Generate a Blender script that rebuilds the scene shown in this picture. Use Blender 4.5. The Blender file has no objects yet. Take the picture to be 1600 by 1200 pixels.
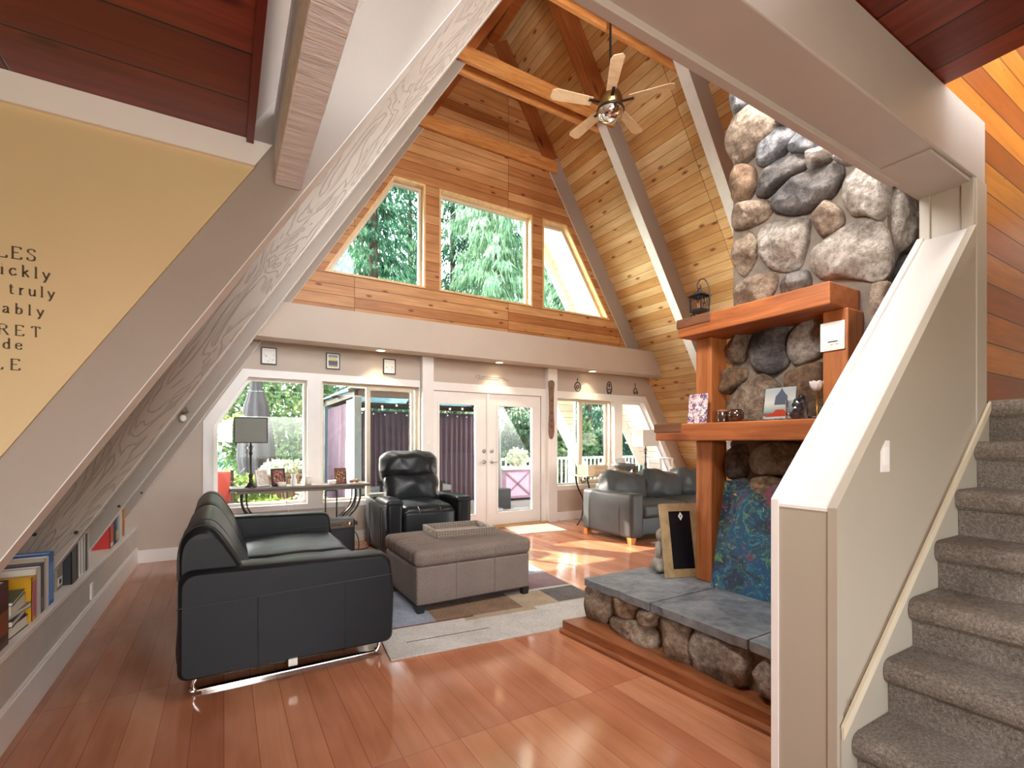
import bpy, bmesh, math, random
from mathutils import Vector, Matrix, noise
from mathutils.geometry import tessellate_polygon
S = bpy.context.scene
COL = S.collection
R = math.radians
# ------------------------------------------------------------------ camera
FPX, U0, V0, CAMZ, YAW = 755.0, 800.0, 691.0, 1.30, R(30.8)
cd = bpy.data.cameras.new('camera'); cam = bpy.data.objects.new('camera', cd); COL.objects.link(cam)
cd.sensor_width = 36.0; cd.lens = FPX / 1600 * 36; cd.shift_y = (V0 - 600) / 1600; cd.clip_start = 0.05; cd.clip_end = 300
cam.location = (0, 0, CAMZ); cam.rotation_euler = (R(90), 0, -YAW)
S.camera = cam
# ------------------------------------------------------------------ sky, sun, exposure
w = bpy.data.worlds.new('sky'); S.world = w; w.use_nodes = True
nt = w.node_tree; bg = nt.nodes['Background']
sk = nt.nodes.new('ShaderNodeTexSky'); sk.sky_type = 'NISHITA'; sk.sun_disc = False
sk.sun_elevation = R(34); sk.sun_rotation = R(-31); sk.air_density = 1.0; sk.dust_density = 2.2; sk.ozone_density = 1.0
hs = nt.nodes.new('ShaderNodeHueSaturation'); hs.inputs['Saturation'].default_value = 0.42; hs.inputs['Value'].default_value = 1.0
wm = nt.nodes.new('ShaderNodeMix'); wm.data_type = 'RGBA'; wm.blend_type = 'MULTIPLY'; wm.inputs[0].default_value = 1.0; wm.inputs[7].default_value = (1.0, 0.985, 0.945, 1)
nt.links.new(sk.outputs[0], hs.inputs['Color']); nt.links.new(hs.outputs[0], wm.inputs[6]); nt.links.new(wm.outputs[2], bg.inputs[0]); bg.inputs[1].default_value = 1.75
sd = bpy.data.lights.new('sun', 'SUN'); sun = bpy.data.objects.new('sun', sd); COL.objects.link(sun)
sd.energy = 11.0; sd.angle = R(0.6); sd.color = (1.0, 0.93, 0.82)
SUNDIR = Vector((-0.6, 1.0, 0.78)).normalized()
sun.rotation_euler = SUNDIR.to_track_quat('Z', 'Y').to_euler(); sun.location = (-6, 12, 12)
fl = bpy.data.lights.new('added_fill_behind', 'POINT'); fo = bpy.data.objects.new('added_fill_behind', fl); COL.objects.link(fo)  # added fill light behind the camera, brightens undersides and near walls
fl.shadow_soft_size = .3; fl.energy = 85; fl.color = (1, .965, .92); fo.location = (.15, -1.35, 1.6)
rl = bpy.data.lights.new('added_fill_high', 'AREA'); ro = bpy.data.objects.new('added_fill_high', rl); COL.objects.link(ro)  # added soft fill high out of view for gable and ceiling, no fixture there
rl.shape = 'DISK'; rl.size = 1.3; rl.energy = 112; rl.color = (1, .97, .93); ro.location = (2.45, .9, 4.5); ro.rotation_euler = Vector((-.75, -.6, .3)).to_track_quat('Z', 'Y').to_euler()
tl_ = bpy.data.lights.new('added_fill_fireplace', 'AREA'); to_ = bpy.data.objects.new('added_fill_fireplace', tl_); COL.objects.link(to_)  # second added fill out of view, brightens the stones around the mantel
tl_.shape = 'DISK'; tl_.size = .6; tl_.energy = 26; tl_.color = (1, .97, .93); to_.location = (1.0, 1.35, 2.98); to_.rotation_euler = Vector((-.85, -.35, .38)).to_track_quat('Z', 'Y').to_euler()
vs = S.view_settings; vs.view_transform = 'Standard'; vs.look = 'None'; vs.gamma = 1.0; vs.use_curve_mapping = False
vs.exposure = 1.05
S.cycles.max_bounces = 10; S.cycles.diffuse_bounces = 6; S.cycles.transparent_max_bounces = 16
S.cycles.sample_clamp_indirect = 8.0; S.cycles.caustics_reflective = False; S.cycles.caustics_refractive = False

# ------------------------------------------------------------------ measuring helpers: a photo point on a known plane of the room
_F = (math.sin(YAW), math.cos(YAW)); _R = (math.cos(YAW), -math.sin(YAW))
def _ray(u, v):
    a = (u - U0) / FPX; b = (V0 - v) / FPX
    return (_F[0] + a * _R[0], _F[1] + a * _R[1], b)
def _on(i, c, u, v):
    r = _ray(u, v); o = (0, 0, CAMZ); t = (c - o[i]) / r[i]
    return Vector([o[k] + t * r[k] for k in range(3)])
def PX(c, u, v): return _on(0, c, u, v)
def PY(c, u, v): return _on(1, c, u, v)
def PZ(c, u, v): return _on(2, c, u, v)

# ------------------------------------------------------------------ colours and materials
def C(h, a=1.0):
    h = h.lstrip('#'); o = []
    for i in (0, 2, 4):
        x = int(h[i:i + 2], 16) / 255; o.append(x / 12.92 if x <= .04045 else ((x + .055) / 1.055) ** 2.4)
    return (*o, a)
class NT:
    def __init__(s, name):
        s.m = bpy.data.materials.new(name); s.m.use_nodes = True; s.t = s.m.node_tree
        s.b = s.t.nodes['Principled BSDF']; s.out = s.t.nodes['Material Output']
    def n(s, typ, **kw):
        x = s.t.nodes.new(typ)
        for k, v in kw.items():
            if k.startswith('i_'):
                key = k[2:]; key = int(key) if key.isdigit() else key
                x.inputs[key].default_value = v
            else: setattr(x, k, v)
        return x
    def l(s, a, b): s.t.links.new(a, b)
    def tc(s, which='Object', scale=(1, 1, 1), rot=(0, 0, 0), loc=(0, 0, 0)):
        t = s.n('ShaderNodeTexCoord'); m = s.n('ShaderNodeMapping'); s.l(t.outputs[which], m.inputs[0])
        m.inputs['Scale'].default_value = scale; m.inputs['Rotation'].default_value = rot; m.inputs['Location'].default_value = loc
        return m.outputs[0]
    def noise(s, vec, sc=5, det=4, rough=.5, dist=0):
        x = s.n('ShaderNodeTexNoise'); s.l(vec, x.inputs['Vector']); x.inputs['Scale'].default_value = sc
        x.inputs['Detail'].default_value = det; x.inputs['Roughness'].default_value = rough; x.inputs['Distortion'].default_value = dist
        return x.outputs['Fac']
    def ramp(s, fac, stops, interp='LINEAR'):
        x = s.n('ShaderNodeValToRGB'); x.color_ramp.interpolation = interp; e = x.color_ramp.elements
        e[0].position, e[0].color = stops[0]; e[1].position, e[1].color = stops[1]
        for p, c in stops[2:]:
            k = e.new(p); k.color = c
        s.l(fac, x.inputs[0]); return x.outputs[0]
    def mix(s, fac, a, b, mode='MIX'):
        x = s.n('ShaderNodeMix', data_type='RGBA', blend_type=mode)
        for sock, val in ((x.inputs['Factor'], fac), (x.inputs[6], a), (x.inputs[7], b)):
            if hasattr(val, 'links') or hasattr(val, 'is_linked'): s.l(val, sock)
            else: sock.default_value = val
        return x.outputs[2]
    def math(s, op, a, b=0.0):
        x = s.n('ShaderNodeMath', operation=op)
        for i, val in enumerate((a, b)):
            if hasattr(val, 'is_linked'): s.l(val, x.inputs[i])
            else: x.inputs[i].default_value = val
        return x.outputs[0]
    def bump(s, h, st=.3, dist=.01):
        x = s.n('ShaderNodeBump'); x.inputs['Strength'].default_value = st; x.inputs['Distance'].default_value = dist
        s.l(h, x.inputs['Height']); s.l(x.outputs[0], s.b.inputs['Normal']); return x
    def base(s, c):
        if hasattr(c, 'is_linked'): s.l(c, s.b.inputs['Base Color'])
        else: s.b.inputs['Base Color'].default_value = c
    def set(s, **kw):
        for k, v in kw.items(): s.b.inputs[k.replace('_', ' ')].default_value = v
def plain(name, col, rough=.5, metal=0.0, var=.06, sc=6, bump=0.0, bsc=60, spec=.5, coat=0.0):
    m = NT(name); c = C(col); v = m.tc('Object')
    f = m.noise(v, sc, 4, .55)
    dk = tuple(x * (1 - var) for x in c[:3]) + (1,); lt = tuple(min(1, x * (1 + var)) for x in c[:3]) + (1,)
    m.base(m.ramp(f, [(.3, dk), (.7, lt)])); m.set(Roughness=rough, Metallic=metal)
    m.b.inputs['Specular IOR Level'].default_value = spec
    if coat: m.b.inputs['Coat Weight'].default_value = coat
    if bump: m.bump(m.noise(v, bsc, 3, .6), bump, .004)
    return m.m
def planks(name, dark, mid, light, width, length, rough=.45, knots=1.0, seam='#5a3015', seamw=.006, grain=.35, contrast=1.0, spec=.4, bmp=.5, off=.37):
    m = NT(name); uv = m.tc('UV')
    br = m.n('ShaderNodeTexBrick'); m.l(uv, br.inputs['Vector']); br.offset = off; br.offset_frequency = 1; br.squash = 1
    for k, v in (('Scale', 1.0), ('Mortar Size', seamw), ('Mortar Smooth', .25), ('Brick Width', length), ('Row Height', width), ('Bias', 0.0)): br.inputs[k].default_value = v
    br.inputs['Color1'].default_value = (0, 0, 0, 1); br.inputs['Color2'].default_value = (1, 1, 1, 1); br.inputs['Mortar'].default_value = (.5, .5, .5, 1)
    tint = m.ramp(br.outputs['Color'], [(0, C(dark)), (1, C(light)), (.5, C(mid))])
    wob = m.n('ShaderNodeVectorMath', operation='MULTIPLY_ADD'); m.l(br.outputs['Color'], wob.inputs[0]); wob.inputs[1].default_value = (7, 3, 0); m.l(uv, wob.inputs[2])
    st = m.n('ShaderNodeMapping'); m.l(wob.outputs[0], st.inputs[0]); st.inputs['Scale'].default_value = (1.6, 26, 1)
    g = m.noise(st.outputs[0], 1.0, 6, .62, .6)
    gcol = m.ramp(g, [(.25, (1 - grain * 1.1, 1 - grain * 1.25, 1 - grain * 1.45, 1)), (.7, (1.0, 1.0, 1.0, 1))])
    col = m.mix(1.0, tint, gcol, 'MULTIPLY')
    bl = m.noise(m.tc('UV', (1.1, 3.2, 1)), 1.0, 3, .6)
    col = m.mix(1.0, col, m.ramp(bl, [(.3, (.8, .74, .66, 1)), (.65, (1.06, 1.05, 1.04, 1))]), 'MULTIPLY')
    if knots:
        ks = m.n('ShaderNodeMapping'); m.l(wob.outputs[0], ks.inputs[0]); ks.inputs['Scale'].default_value = (2.1, 5.2, 1)
        vo = m.n('ShaderNodeTexVoronoi', voronoi_dimensions='2D'); m.l(ks.outputs[0], vo.inputs['Vector']); vo.inputs['Scale'].default_value = 1.0
        k = m.ramp(vo.outputs['Distance'], [(.0, (.28, .14, .07, 1)), (.14 * knots, (1, 1, 1, 1)), (.065 * knots, (.5, .3, .17, 1))])
        sp = m.n('ShaderNodeSeparateColor'); m.l(vo.outputs['Color'], sp.inputs[0]); keep = m.math('GREATER_THAN', sp.outputs[0], .52)
        col = m.mix(keep, col, m.mix(1.0, col, k, 'MULTIPLY'))
    col = m.mix(br.outputs['Fac'], col, C(seam)); m.base(col)
    m.set(Roughness=rough); m.b.inputs['Specular IOR Level'].default_value = spec
    h = m.math('SUBTRACT', m.math('MULTIPLY', g, .15), br.outputs['Fac']); m.bump(h, bmp, .004)
    return m.m
def timber(name, dark, light, rough=.5, axis=(3, 22, 22), knots=True, bmp=.3):
    m = NT(name); v = m.tc('Object', axis); g = m.noise(v, 1.0, 6, .6, .8)
    col = m.ramp(g, [(.3, C(dark)), (.68, C(light))])
    if knots:
        vo = m.n('ShaderNodeTexVoronoi'); m.l(m.tc('Object', tuple(1.1 + a * .13 for a in axis)), vo.inputs['Vector']); vo.inputs['Scale'].default_value = 1.0
        col = m.mix(1.0, col, m.ramp(vo.outputs['Distance'], [(.04, (.33, .17, .1, 1)), (.17, (1, 1, 1, 1))]), 'MULTIPLY')
    m.base(col); m.set(Roughness=rough); m.bump(g, bmp, .004); return m.m
def painted_grain(name, col, st=.5, axis=(1.5, 14, 14), rough=.6, dk=.82):
    m = NT(name); c = C(col); v = m.tc('Object', axis); n1 = m.noise(v, 1.0, 3, .5, 1.2)
    wv = m.math('FRACT', m.math('MULTIPLY', n1, 11.0)); ln = m.ramp(wv, [(.0, (0, 0, 0, 1)), (.22, (1, 1, 1, 1)), (.9, (1, 1, 1, 1)), (1.0, (0, 0, 0, 1))])
    m.base(m.mix(ln, tuple(x * dk for x in c[:3]) + (1,), c)); m.set(Roughness=rough); m.bump(ln, st, .004); return m.m
def leather(name, col, rough=.36, wr=.35):
    m = NT(name); v = m.tc('Object'); c = C(col); f = m.noise(v, 3, 4, .6)
    m.base(m.ramp(f, [(.3, tuple(x * .82 for x in c[:3]) + (1,)), (.75, tuple(x * 1.25 for x in c[:3]) + (1,))])); m.set(Roughness=rough); m.b.inputs['Specular IOR Level'].default_value = .28
    a = m.noise(v, 6, 2, .45, .3); b = m.noise(v, 170, 2, .5); m.bump(m.math('ADD', a, m.math('MULTIPLY', b, .06)), wr * .5, .012); return m.m
def fabric(name, c1, c2, sc=220, bump=.6, rough=.95, big=5):
    m = NT(name); v = m.tc('Object'); f = m.noise(v, sc, 3, .7); g = m.noise(v, big, 4, .6)
    x = m.math('ADD', m.math('MULTIPLY', f, .65), m.math('MULTIPLY', g, .35))
    m.base(m.ramp(x, [(.38, C(c1)), (.62, C(c2))])); m.set(Roughness=rough); m.b.inputs['Specular IOR Level'].default_value = .15
    m.bump(f, bump, .006); return m.m
def rock(name, c1, c2, c3, sc=7):
    m = NT(name); v = m.tc('Object'); f = m.noise(v, sc, 9, .72, .6); g = m.noise(v, 30, 6, .75); h = m.noise(v, 2.6, 4, .6, .8)
    col = m.ramp(m.math('ADD', m.math('MULTIPLY', f, .55), m.math('MULTIPLY', h, .45)), [(.38, C(c1)), (.60, C(c3)), (.49, C(c2))])
    col = m.mix(1.0, col, m.ramp(g, [(.36, (.5, .48, .47, 1)), (.55, (1.0, 1.0, 1.0, 1)), (.72, (1.35, 1.35, 1.35, 1))]), 'MULTIPLY')
    m.base(col); m.set(Roughness=.85); m.bump(m.math('ADD', m.math('MULTIPLY', f, .8), m.math('MULTIPLY', g, .5)), 1.0, .035); return m.m
def glass_mat(name, tint=(1, 1, 1), refl=1.0):
    m = NT(name); m.t.nodes.remove(m.b); tr = m.n('ShaderNodeBsdfTransparent'); tr.inputs[0].default_value = (*tint, 1)
    gl = m.n('ShaderNodeBsdfGlossy'); gl.inputs['Roughness'].default_value = .02
    fr = m.n('ShaderNodeLayerWeight'); mx = m.n('ShaderNodeMixShader')
    m.l(m.math('MULTIPLY', m.math('ADD', m.math('MULTIPLY', m.math('POWER', fr.outputs['Facing'], 5.0), .9), .035), refl), mx.inputs[0]); m.l(tr.outputs[0], mx.inputs[1]); m.l(gl.outputs[0], mx.inputs[2]); m.l(mx.outputs[0], m.out.inputs[0]); return m.m
def emit(name, col, st):
    m = NT(name); m.base(C(col)); m.b.inputs['Emission Color'].default_value = C(col); m.b.inputs['Emission Strength'].default_value = st; return m.m
def foliage(name, c1, c2, c3, sc=1.5, trans=.35):
    m = NT(name); v = m.tc('Object'); f = m.noise(v, sc, 5, .7); g = m.noise(v, sc * 9, 3, .6)
    col = m.ramp(m.math('ADD', m.math('MULTIPLY', f, .5), m.math('MULTIPLY', g, .5)), [(.36, C(c1)), (.64, C(c3)), (.5, C(c2))])
    m.base(col); m.set(Roughness=.7); m.b.inputs['Specular IOR Level'].default_value = .25
    tl = m.n('ShaderNodeBsdfTranslucent'); m.l(col, tl.inputs[0]); mx = m.n('ShaderNodeMixShader'); mx.inputs[0].default_value = trans
    m.l(m.b.outputs[0], mx.inputs[1]); m.l(tl.outputs[0], mx.inputs[2]); m.l(mx.outputs[0], m.out.inputs[0]); return m.m

# ------------------------------------------------------------------ mesh builder
class M:
    def __init__(s): s.v = []; s.f = []; s.mi = []; s.sm = []; s.uv = []; s.T = None
    def add(s, vs, fs, mi=0, sm=False, uv=None):
        o = len(s.v)
        s.v += [(s.T @ Vector(p)) if s.T else Vector(p) for p in vs]
        for k, f in enumerate(fs):
            s.f.append([i + o for i in f]); s.mi.append(mi); s.sm.append(sm)
            s.uv.append([uv[i] for i in f] if uv else None)
        return s
    def box(s, x0, x1, y0, y1, z0, z1, mi=0):
        x0, x1 = sorted((x0, x1)); y0, y1 = sorted((y0, y1)); z0, z1 = sorted((z0, z1))
        v = [(x0, y0, z0), (x1, y0, z0), (x1, y1, z0), (x0, y1, z0), (x0, y0, z1), (x1, y0, z1), (x1, y1, z1), (x0, y1, z1)]
        return s.add(v, [(0, 3, 2, 1), (4, 5, 6, 7), (0, 1, 5, 4), (1, 2, 6, 5), (2, 3, 7, 6), (3, 0, 4, 7)], mi)
    def hexa(s, v, mi=0): return s.add(v, [(0, 3, 2, 1), (4, 5, 6, 7), (0, 1, 5, 4), (1, 2, 6, 5), (2, 3, 7, 6), (3, 0, 4, 7)], mi)
    def bar(s, a, b, w, h, up=(0, 0, 1), mi=0):
        a = Vector(a); b = Vector(b); d = (b - a).normalized(); sd = d.cross(Vector(up)); sd = sd.normalized() if sd.length > 1e-6 else Vector((1, 0, 0)); u = sd.cross(d)
        v = [p + sd * (w / 2 * i) + u * (h / 2 * j) for p in (a, b) for i, j in ((-1, -1), (1, -1), (1, 1), (-1, 1))]
        return s.add(v, [(0, 1, 2, 3), (7, 6, 5, 4), (0, 4, 5, 1), (1, 5, 6, 2), (2, 6, 7, 3), (3, 7, 4, 0)], mi)
    def prism(s, pts, vec, mi=0, sm=False):
        vec = Vector(vec); n = len(pts); v = [Vector(p) for p in pts]; v += [p + vec for p in v]
        f = [tuple(range(n - 1, -1, -1)), tuple(range(n, 2 * n))]
        s.add(v, f, mi); return s.add(v, [(i, (i + 1) % n, n + (i + 1) % n, n + i) for i in range(n)], mi, sm)
    def plate(s, outer, holes, fn, t0, t1, mi=0, uvf=None):
        loops = [outer] + list(holes); flat = [p for l in loops for p in l]
        tris = tessellate_polygon([[Vector((a, b, 0)) for a, b in l] for l in loops])
        uv = [(uvf(a, b) if uvf else (a, b)) for a, b in flat]
        s.add([fn(a, b, t0) for a, b in flat], [tuple(t) for t in tris], mi, False, uv)
        s.add([fn(a, b, t1) for a, b in flat], [tuple(reversed(t)) for t in tris], mi, False, uv)
        for l in loops:
            n = len(l); v = [fn(a, b, t0) for a, b in l] + [fn(a, b, t1) for a, b in l]
            u = [(a + b, 0) for a, b in l] + [(a + b, abs(t1 - t0)) for a, b in l]
            s.add(v, [(i, (i + 1) % n, n + (i + 1) % n, n + i) for i in range(n)], mi, False, u)
        return s
    def quaduv(s, p, uv, mi=0): return s.add(p, [tuple(range(len(p)))], mi, False, uv)
    def tube(s, pts, r, n=8, mi=0, cap=True, closed=False):
        pts = [Vector(p) for p in pts]; k = len(pts); rr = r if isinstance(r, (list, tuple)) else [r] * k
        up = Vector((0, 0, 1)); vs = []; prev = None
        for i, p in enumerate(pts):
            a = pts[(i - 1) % k] if (closed or i > 0) else p; b = pts[(i + 1) % k] if (closed or i < k - 1) else p
            d = (b - a).normalized()
            if prev is None: x = d.orthogonal().normalized()
            else:
                x = prev - d * prev.dot(d); x = x.normalized() if x.length > 1e-6 else d.orthogonal().normalized()
            prev = x; y = d.cross(x)
            vs += [p + (x * math.cos(2 * math.pi * j / n) + y * math.sin(2 * math.pi * j / n)) * rr[i] for j in range(n)]
        fs = [(i * n + j, i * n + (j + 1) % n, ((i + 1) % k) * n + (j + 1) % n, ((i + 1) % k) * n + j) for i in range(k if closed else k - 1) for j in range(n)]
        s.add(vs, fs, mi, True)
        if cap and not closed: s.add(vs[:n], [tuple(range(n - 1, -1, -1))], mi); s.add(vs[-n:], [tuple(range(n))], mi)
        return s
    def lathe(s, c, prof, n=20, mi=0, sx=1, sy=1, sm=True):
        c = Vector(c); vs = [c + Vector((r * sx * math.cos(2 * math.pi * j / n), r * sy * math.sin(2 * math.pi * j / n), z)) for r, z in prof for j in range(n)]
        k = len(prof); fs = [(i * n + j, i * n + (j + 1) % n, (i + 1) * n + (j + 1) % n, (i + 1) * n + j) for i in range(k - 1) for j in range(n)]
        s.add(vs, fs, mi, sm)
        if prof[0][0] > 1e-4: s.add(vs[:n], [tuple(range(n - 1, -1, -1))], mi)
        if prof[-1][0] > 1e-4: s.add(vs[-n:], [tuple(range(n))], mi)
        return s
    def ball(s, c, r, n=14, mi=0):
        r = (r, r, r) if not isinstance(r, (tuple, list)) else r
        prof = [(math.sin(math.pi * i / (n // 2)), -math.cos(math.pi * i / (n // 2))) for i in range(n // 2 + 1)]
        c = Vector(c); return s.lathe(c, [(p * r[0], z * r[2]) for p, z in prof], n, mi, 1, r[1] / r[0])
    def soft(s, c, size, r=.06, n=6, puff=(0, 0, 0), rot=None, wr=0.0, wsc=5, seed=0, mi=0, fn=None):
        c = Vector(c); h = Vector(size) / 2; r = min(r, h.x * .98, h.y * .98, h.z * .98)
        def coords(H):
            i = H - r; L = [-H, -i - .6 * r, -i - .3 * r, -i] + [-i + 2 * i * k / n for k in range(1, n)] + [i, i + .3 * r, i + .6 * r, H]
            return L
        cs = [coords(h.x), coords(h.y), coords(h.z)]; vid = {}; vs = []; fs = []
        def vert(p):
            key = tuple(round(x, 5) for x in p)
            if key in vid: return vid[key]
            q = Vector([max(-(h[i] - r), min(h[i] - r, p[i])) for i in range(3)]); d = Vector(p) - q
            o = q + (d.normalized() * r if d.length > 1e-9 else d)
            t = [o[i] / h[i] for i in range(3)]
            o = o + Vector([puff[i] * math.copysign(1, t[i]) * max(0, abs(t[i])) ** 2 * (1 - t[(i + 1) % 3] ** 2) * (1 - t[(i + 2) % 3] ** 2) for i in range(3)])
            if wr:
                nz = noise.noise_vector((o + c) * wsc + Vector((seed, seed * .7, 0))); o = o + nz * wr
            if fn: o = fn(o)
            vid[key] = len(vs); vs.append((rot @ o if rot else o) + c); return vid[key]
        for ax in range(3):
            a, b = (ax + 1) % 3, (ax + 2) % 3
            for sg in (-1, 1):
                for i in range(len(cs[a]) - 1):
                    for j in range(len(cs[b]) - 1):
                        q = []
                        for di, dj in ((0, 0), (1, 0), (1, 1), (0, 1)):
                            p = [0, 0, 0]; p[ax] = sg * h[ax]; p[a] = cs[a][i + di]; p[b] = cs[b][j + dj]; q.append(vert(p))
                        fs.append(q if sg > 0 else q[::-1])
        return s.add(vs, fs, mi, True)
    def build(s, name, mats, parent=None, bevel=0.0, seg=2, world=True, org=None, clean=False):
        if not isinstance(mats, (list, tuple)): mats = [mats]
        off = Vector((0, 0, 0))
        if parent is not None and world:
            p = parent
            while p is not None: off = off + Vector(p.location); p = p.parent
        if parent is None and s.v:
            if org is None:
                lo = Vector([min(v[i] for v in s.v) for i in range(3)]); hi = Vector([max(v[i] for v in s.v) for i in range(3)])
                org = Vector(((lo.x + hi.x) / 2, (lo.y + hi.y) / 2, lo.z))
            off = Vector(org)
        me = bpy.data.meshes.new(name); me.from_pydata([v - off for v in s.v], [], s.f)
        for m in mats: me.materials.append(m)
        me.polygons.foreach_set('material_index', s.mi); me.polygons.foreach_set('use_smooth', s.sm)
        if any(u is not None for u in s.uv):
            lay = me.uv_layers.new(name='UVMap'); i = 0
            for f, u in zip(s.f, s.uv):
                for k in range(len(f)):
                    lay.data[i].uv = u[k] if u else (s.v[f[k]].x, s.v[f[k]].z); i += 1
        if clean:
            b = bmesh.new(); b.from_mesh(me); bmesh.ops.remove_doubles(b, verts=b.verts, dist=1e-5); bmesh.ops.recalc_face_normals(b, faces=b.faces); b.to_mesh(me); b.free()
        me.update(); o = bpy.data.objects.new(name, me); COL.objects.link(o)
        if parent is not None: o.parent = parent
        else: o.location = off
        if bevel:
            md = o.modifiers.new('edges', 'BEVEL'); md.width = bevel; md.segments = seg; md.limit_method = 'ANGLE'; md.angle_limit = R(40)
        return o
def tag(o, label=None, cat=None, group=None, kind=None):
    if label: o['label'] = label
    if cat: o['category'] = cat
    if group: o['group'] = group
    if kind: o['kind'] = kind
    return o
def thing(name, loc, label, cat, group=None, rz=0.0, kind=None):
    o = bpy.data.objects.new(name, None); COL.objects.link(o); o.location = loc; o.rotation_euler = (0, 0, rz); o.empty_display_size = .1
    return tag(o, label, cat, group, kind)
def struct(o, label, cat): return tag(o, label, cat, None, 'structure')
def kids(o): return [c for c in bpy.data.objects if c.parent == o]
def copy_tree(o, parent=None):
    c = o.copy(); COL.objects.link(c)
    if parent is not None: c.parent = parent
    for k in kids(o): copy_tree(k, c)
    return c
def smooth_loop(pts, n=4):
    out = []; k = len(pts)
    for i in range(k):
        p0, p1, p2, p3 = (Vector(pts[(i + j - 1) % k]) for j in range(4))
        for a in range(n):
            t = a / n
            out.append(.5 * ((2 * p1) + (p2 - p0) * t + (2 * p0 - 5 * p1 + 4 * p2 - p3) * t * t + (3 * p1 - p0 - 3 * p2 + p3) * t ** 3))
    return out
def spline(pts, n=6):
    pts = [Vector(p) for p in pts]; out = []; k = len(pts)
    for i in range(k - 1):
        p0 = pts[max(0, i - 1)]; p1 = pts[i]; p2 = pts[i + 1]; p3 = pts[min(k - 1, i + 2)]
        for a in range(n):
            t = a / n; out.append(.5 * ((2 * p1) + (p2 - p0) * t + (2 * p0 - 5 * p1 + 4 * p2 - p3) * t * t + (3 * p1 - p0 - 3 * p2 + p3) * t ** 3))
    return out + [pts[-1]]
# ------------------------------------------------------------------ materials
m_wall = plain('wall_paint_greige', '#c0b2a5', .75, var=.03, sc=3, bump=.05, bsc=120)
m_beige = plain('wall_paint_tan', '#d3bc90', .6, var=.04, sc=1.5)
m_white = plain('white_trim_paint', '#ece9e5', .4, var=.02)
m_grey = plain('greige_trim_paint', '#b5a99f', .45, var=.05, sc=2, bump=.1, bsc=25)
m_raft = plain('painted_rafter', '#a0948a', .6, var=.04, sc=2, bump=.25, bsc=30); m_edge = plain('rafter_underside_window_light', '#e4e2df', .55, var=.05, sc=9, bump=.3, bsc=60)  # m_edge: whiter underside colour stands in for window light on the rafters
m_raft2 = painted_grain('painted_rafter_embossed_grain', '#a4978c', .8, (1.1, 10, 8), .6, .78)
m_rough = NT('white_rough_sawn_paint'); _v = m_rough.tc('Object', (5, 42, 20)); _f = m_rough.noise(_v, 1.0, 5, .65, .7); m_rough.base(m_rough.ramp(_f, [(.3, C('#d9dade')), (.6, C('#f0f1f4'))])); m_rough.set(Roughness=.6); m_rough.bump(_f, .9, .012); m_rough = m_rough.m
m_cream = plain('cream_semi_gloss_panel', '#b0a797', .38, var=.04, sc=2)
m_creamL = plain('cream_cap_strip', '#d9cdb4', .42, var=.06, sc=5)
m_pine = planks('knotty_pine_ceiling', '#cf9a5c', '#e3ba82', '#efd2a2', .135, 1.15, .42, 1.0, '#6e3c16', .0035, .27)
m_cedar = planks('cedar_gable_boards', '#b97a48', '#cf955f', '#dfae7b', .132, 2.3, .5, .8, '#5c2c10', .0035, .32)
m_stairw = planks('varnished_fir_wall', '#84380d', '#b2601a', '#d68c30', .15, 3.2, .3, .25, '#2c1004', .004, .4, spec=.5)
m_dark = planks('dark_red_stained_boards', '#6b2418', '#823326', '#98442f', .24, 1.6, .35, .9, '#1e0805', .005, .5)
m_floor = planks('cherry_laminate', '#ad6f52', '#ba7e5f', '#c58c6c', .127, 1.22, .11, 0, '#8a4a33', .0014, .14, spec=.7, bmp=.05, off=.41)
m_tie = timber('cedar_tie_beam', '#b06a30', '#d79a5a', .5, (3, 24, 24))
m_ridgewood = timber('brown_stained_rafter', '#8c4a20', '#a8622f', .5, (2, 20, 20))
m_jamb = timber('pale_pine_jamb', '#d3a870', '#ecca98', .45, (14, 14, 4), False)
m_glass = glass_mat('window_glass'); m_tint = glass_mat('green_tinted_glass', (.86, .93, .92))
m_black = plain('black_paint', '#1b1a1a', .45); m_metal = plain('brushed_nickel', '#b9b4ab', .28, 1.0); m_chrome = plain('polished_chrome', '#e3e3e3', .08, 1.0, var=.01)
m_dkmetal = plain('dark_bronze_metal', '#3a3430', .4, .7)
m_paper = plain('white_paper', '#f1efea', .7, var=.01); m_vinyl = plain('tan_vinyl_frame', '#cfc3ad', .4)
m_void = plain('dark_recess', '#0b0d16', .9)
m_text = plain('dark_brown_lettering', '#4a3826', .6); m_lamp = emit('warm_bulb', '#ffe2b0', 6.0)
SL = 1.58; TH = math.atan(SL); RX = 3.45
XIN_L, XIN_R, XO_L, XO_R = -.375, 7.275, -.70, 7.60
ZAP = 1.3 + (XO_R - RX) * SL; ZIN = 1.3 + (XIN_R - RX) * SL
def XL(z): return XO_L + (z - 1.3) / SL
def XR(z): return XO_R - (z - 1.3) / SL
WY, BY, UY = 6.5, 6.13, 6.40
# ------------------------------------------------------------------ floor
m = M(); m.quaduv([(-3.6, -3.6, 0), (8.6, -3.6, 0), (8.6, 6.7, 0), (-3.6, 6.7, 0)], [(-3.6, 3.6), (-3.6, -8.6), (6.7, -8.6), (6.7, 3.6)])
m.box(-3.6, 8.6, -3.6, 6.7, -.1, -.002, 0)
struct(m.build('floor', m_floor, org=(0, 0, 0)), 'glossy cherry laminate plank floor under the whole room', 'floor')
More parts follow.
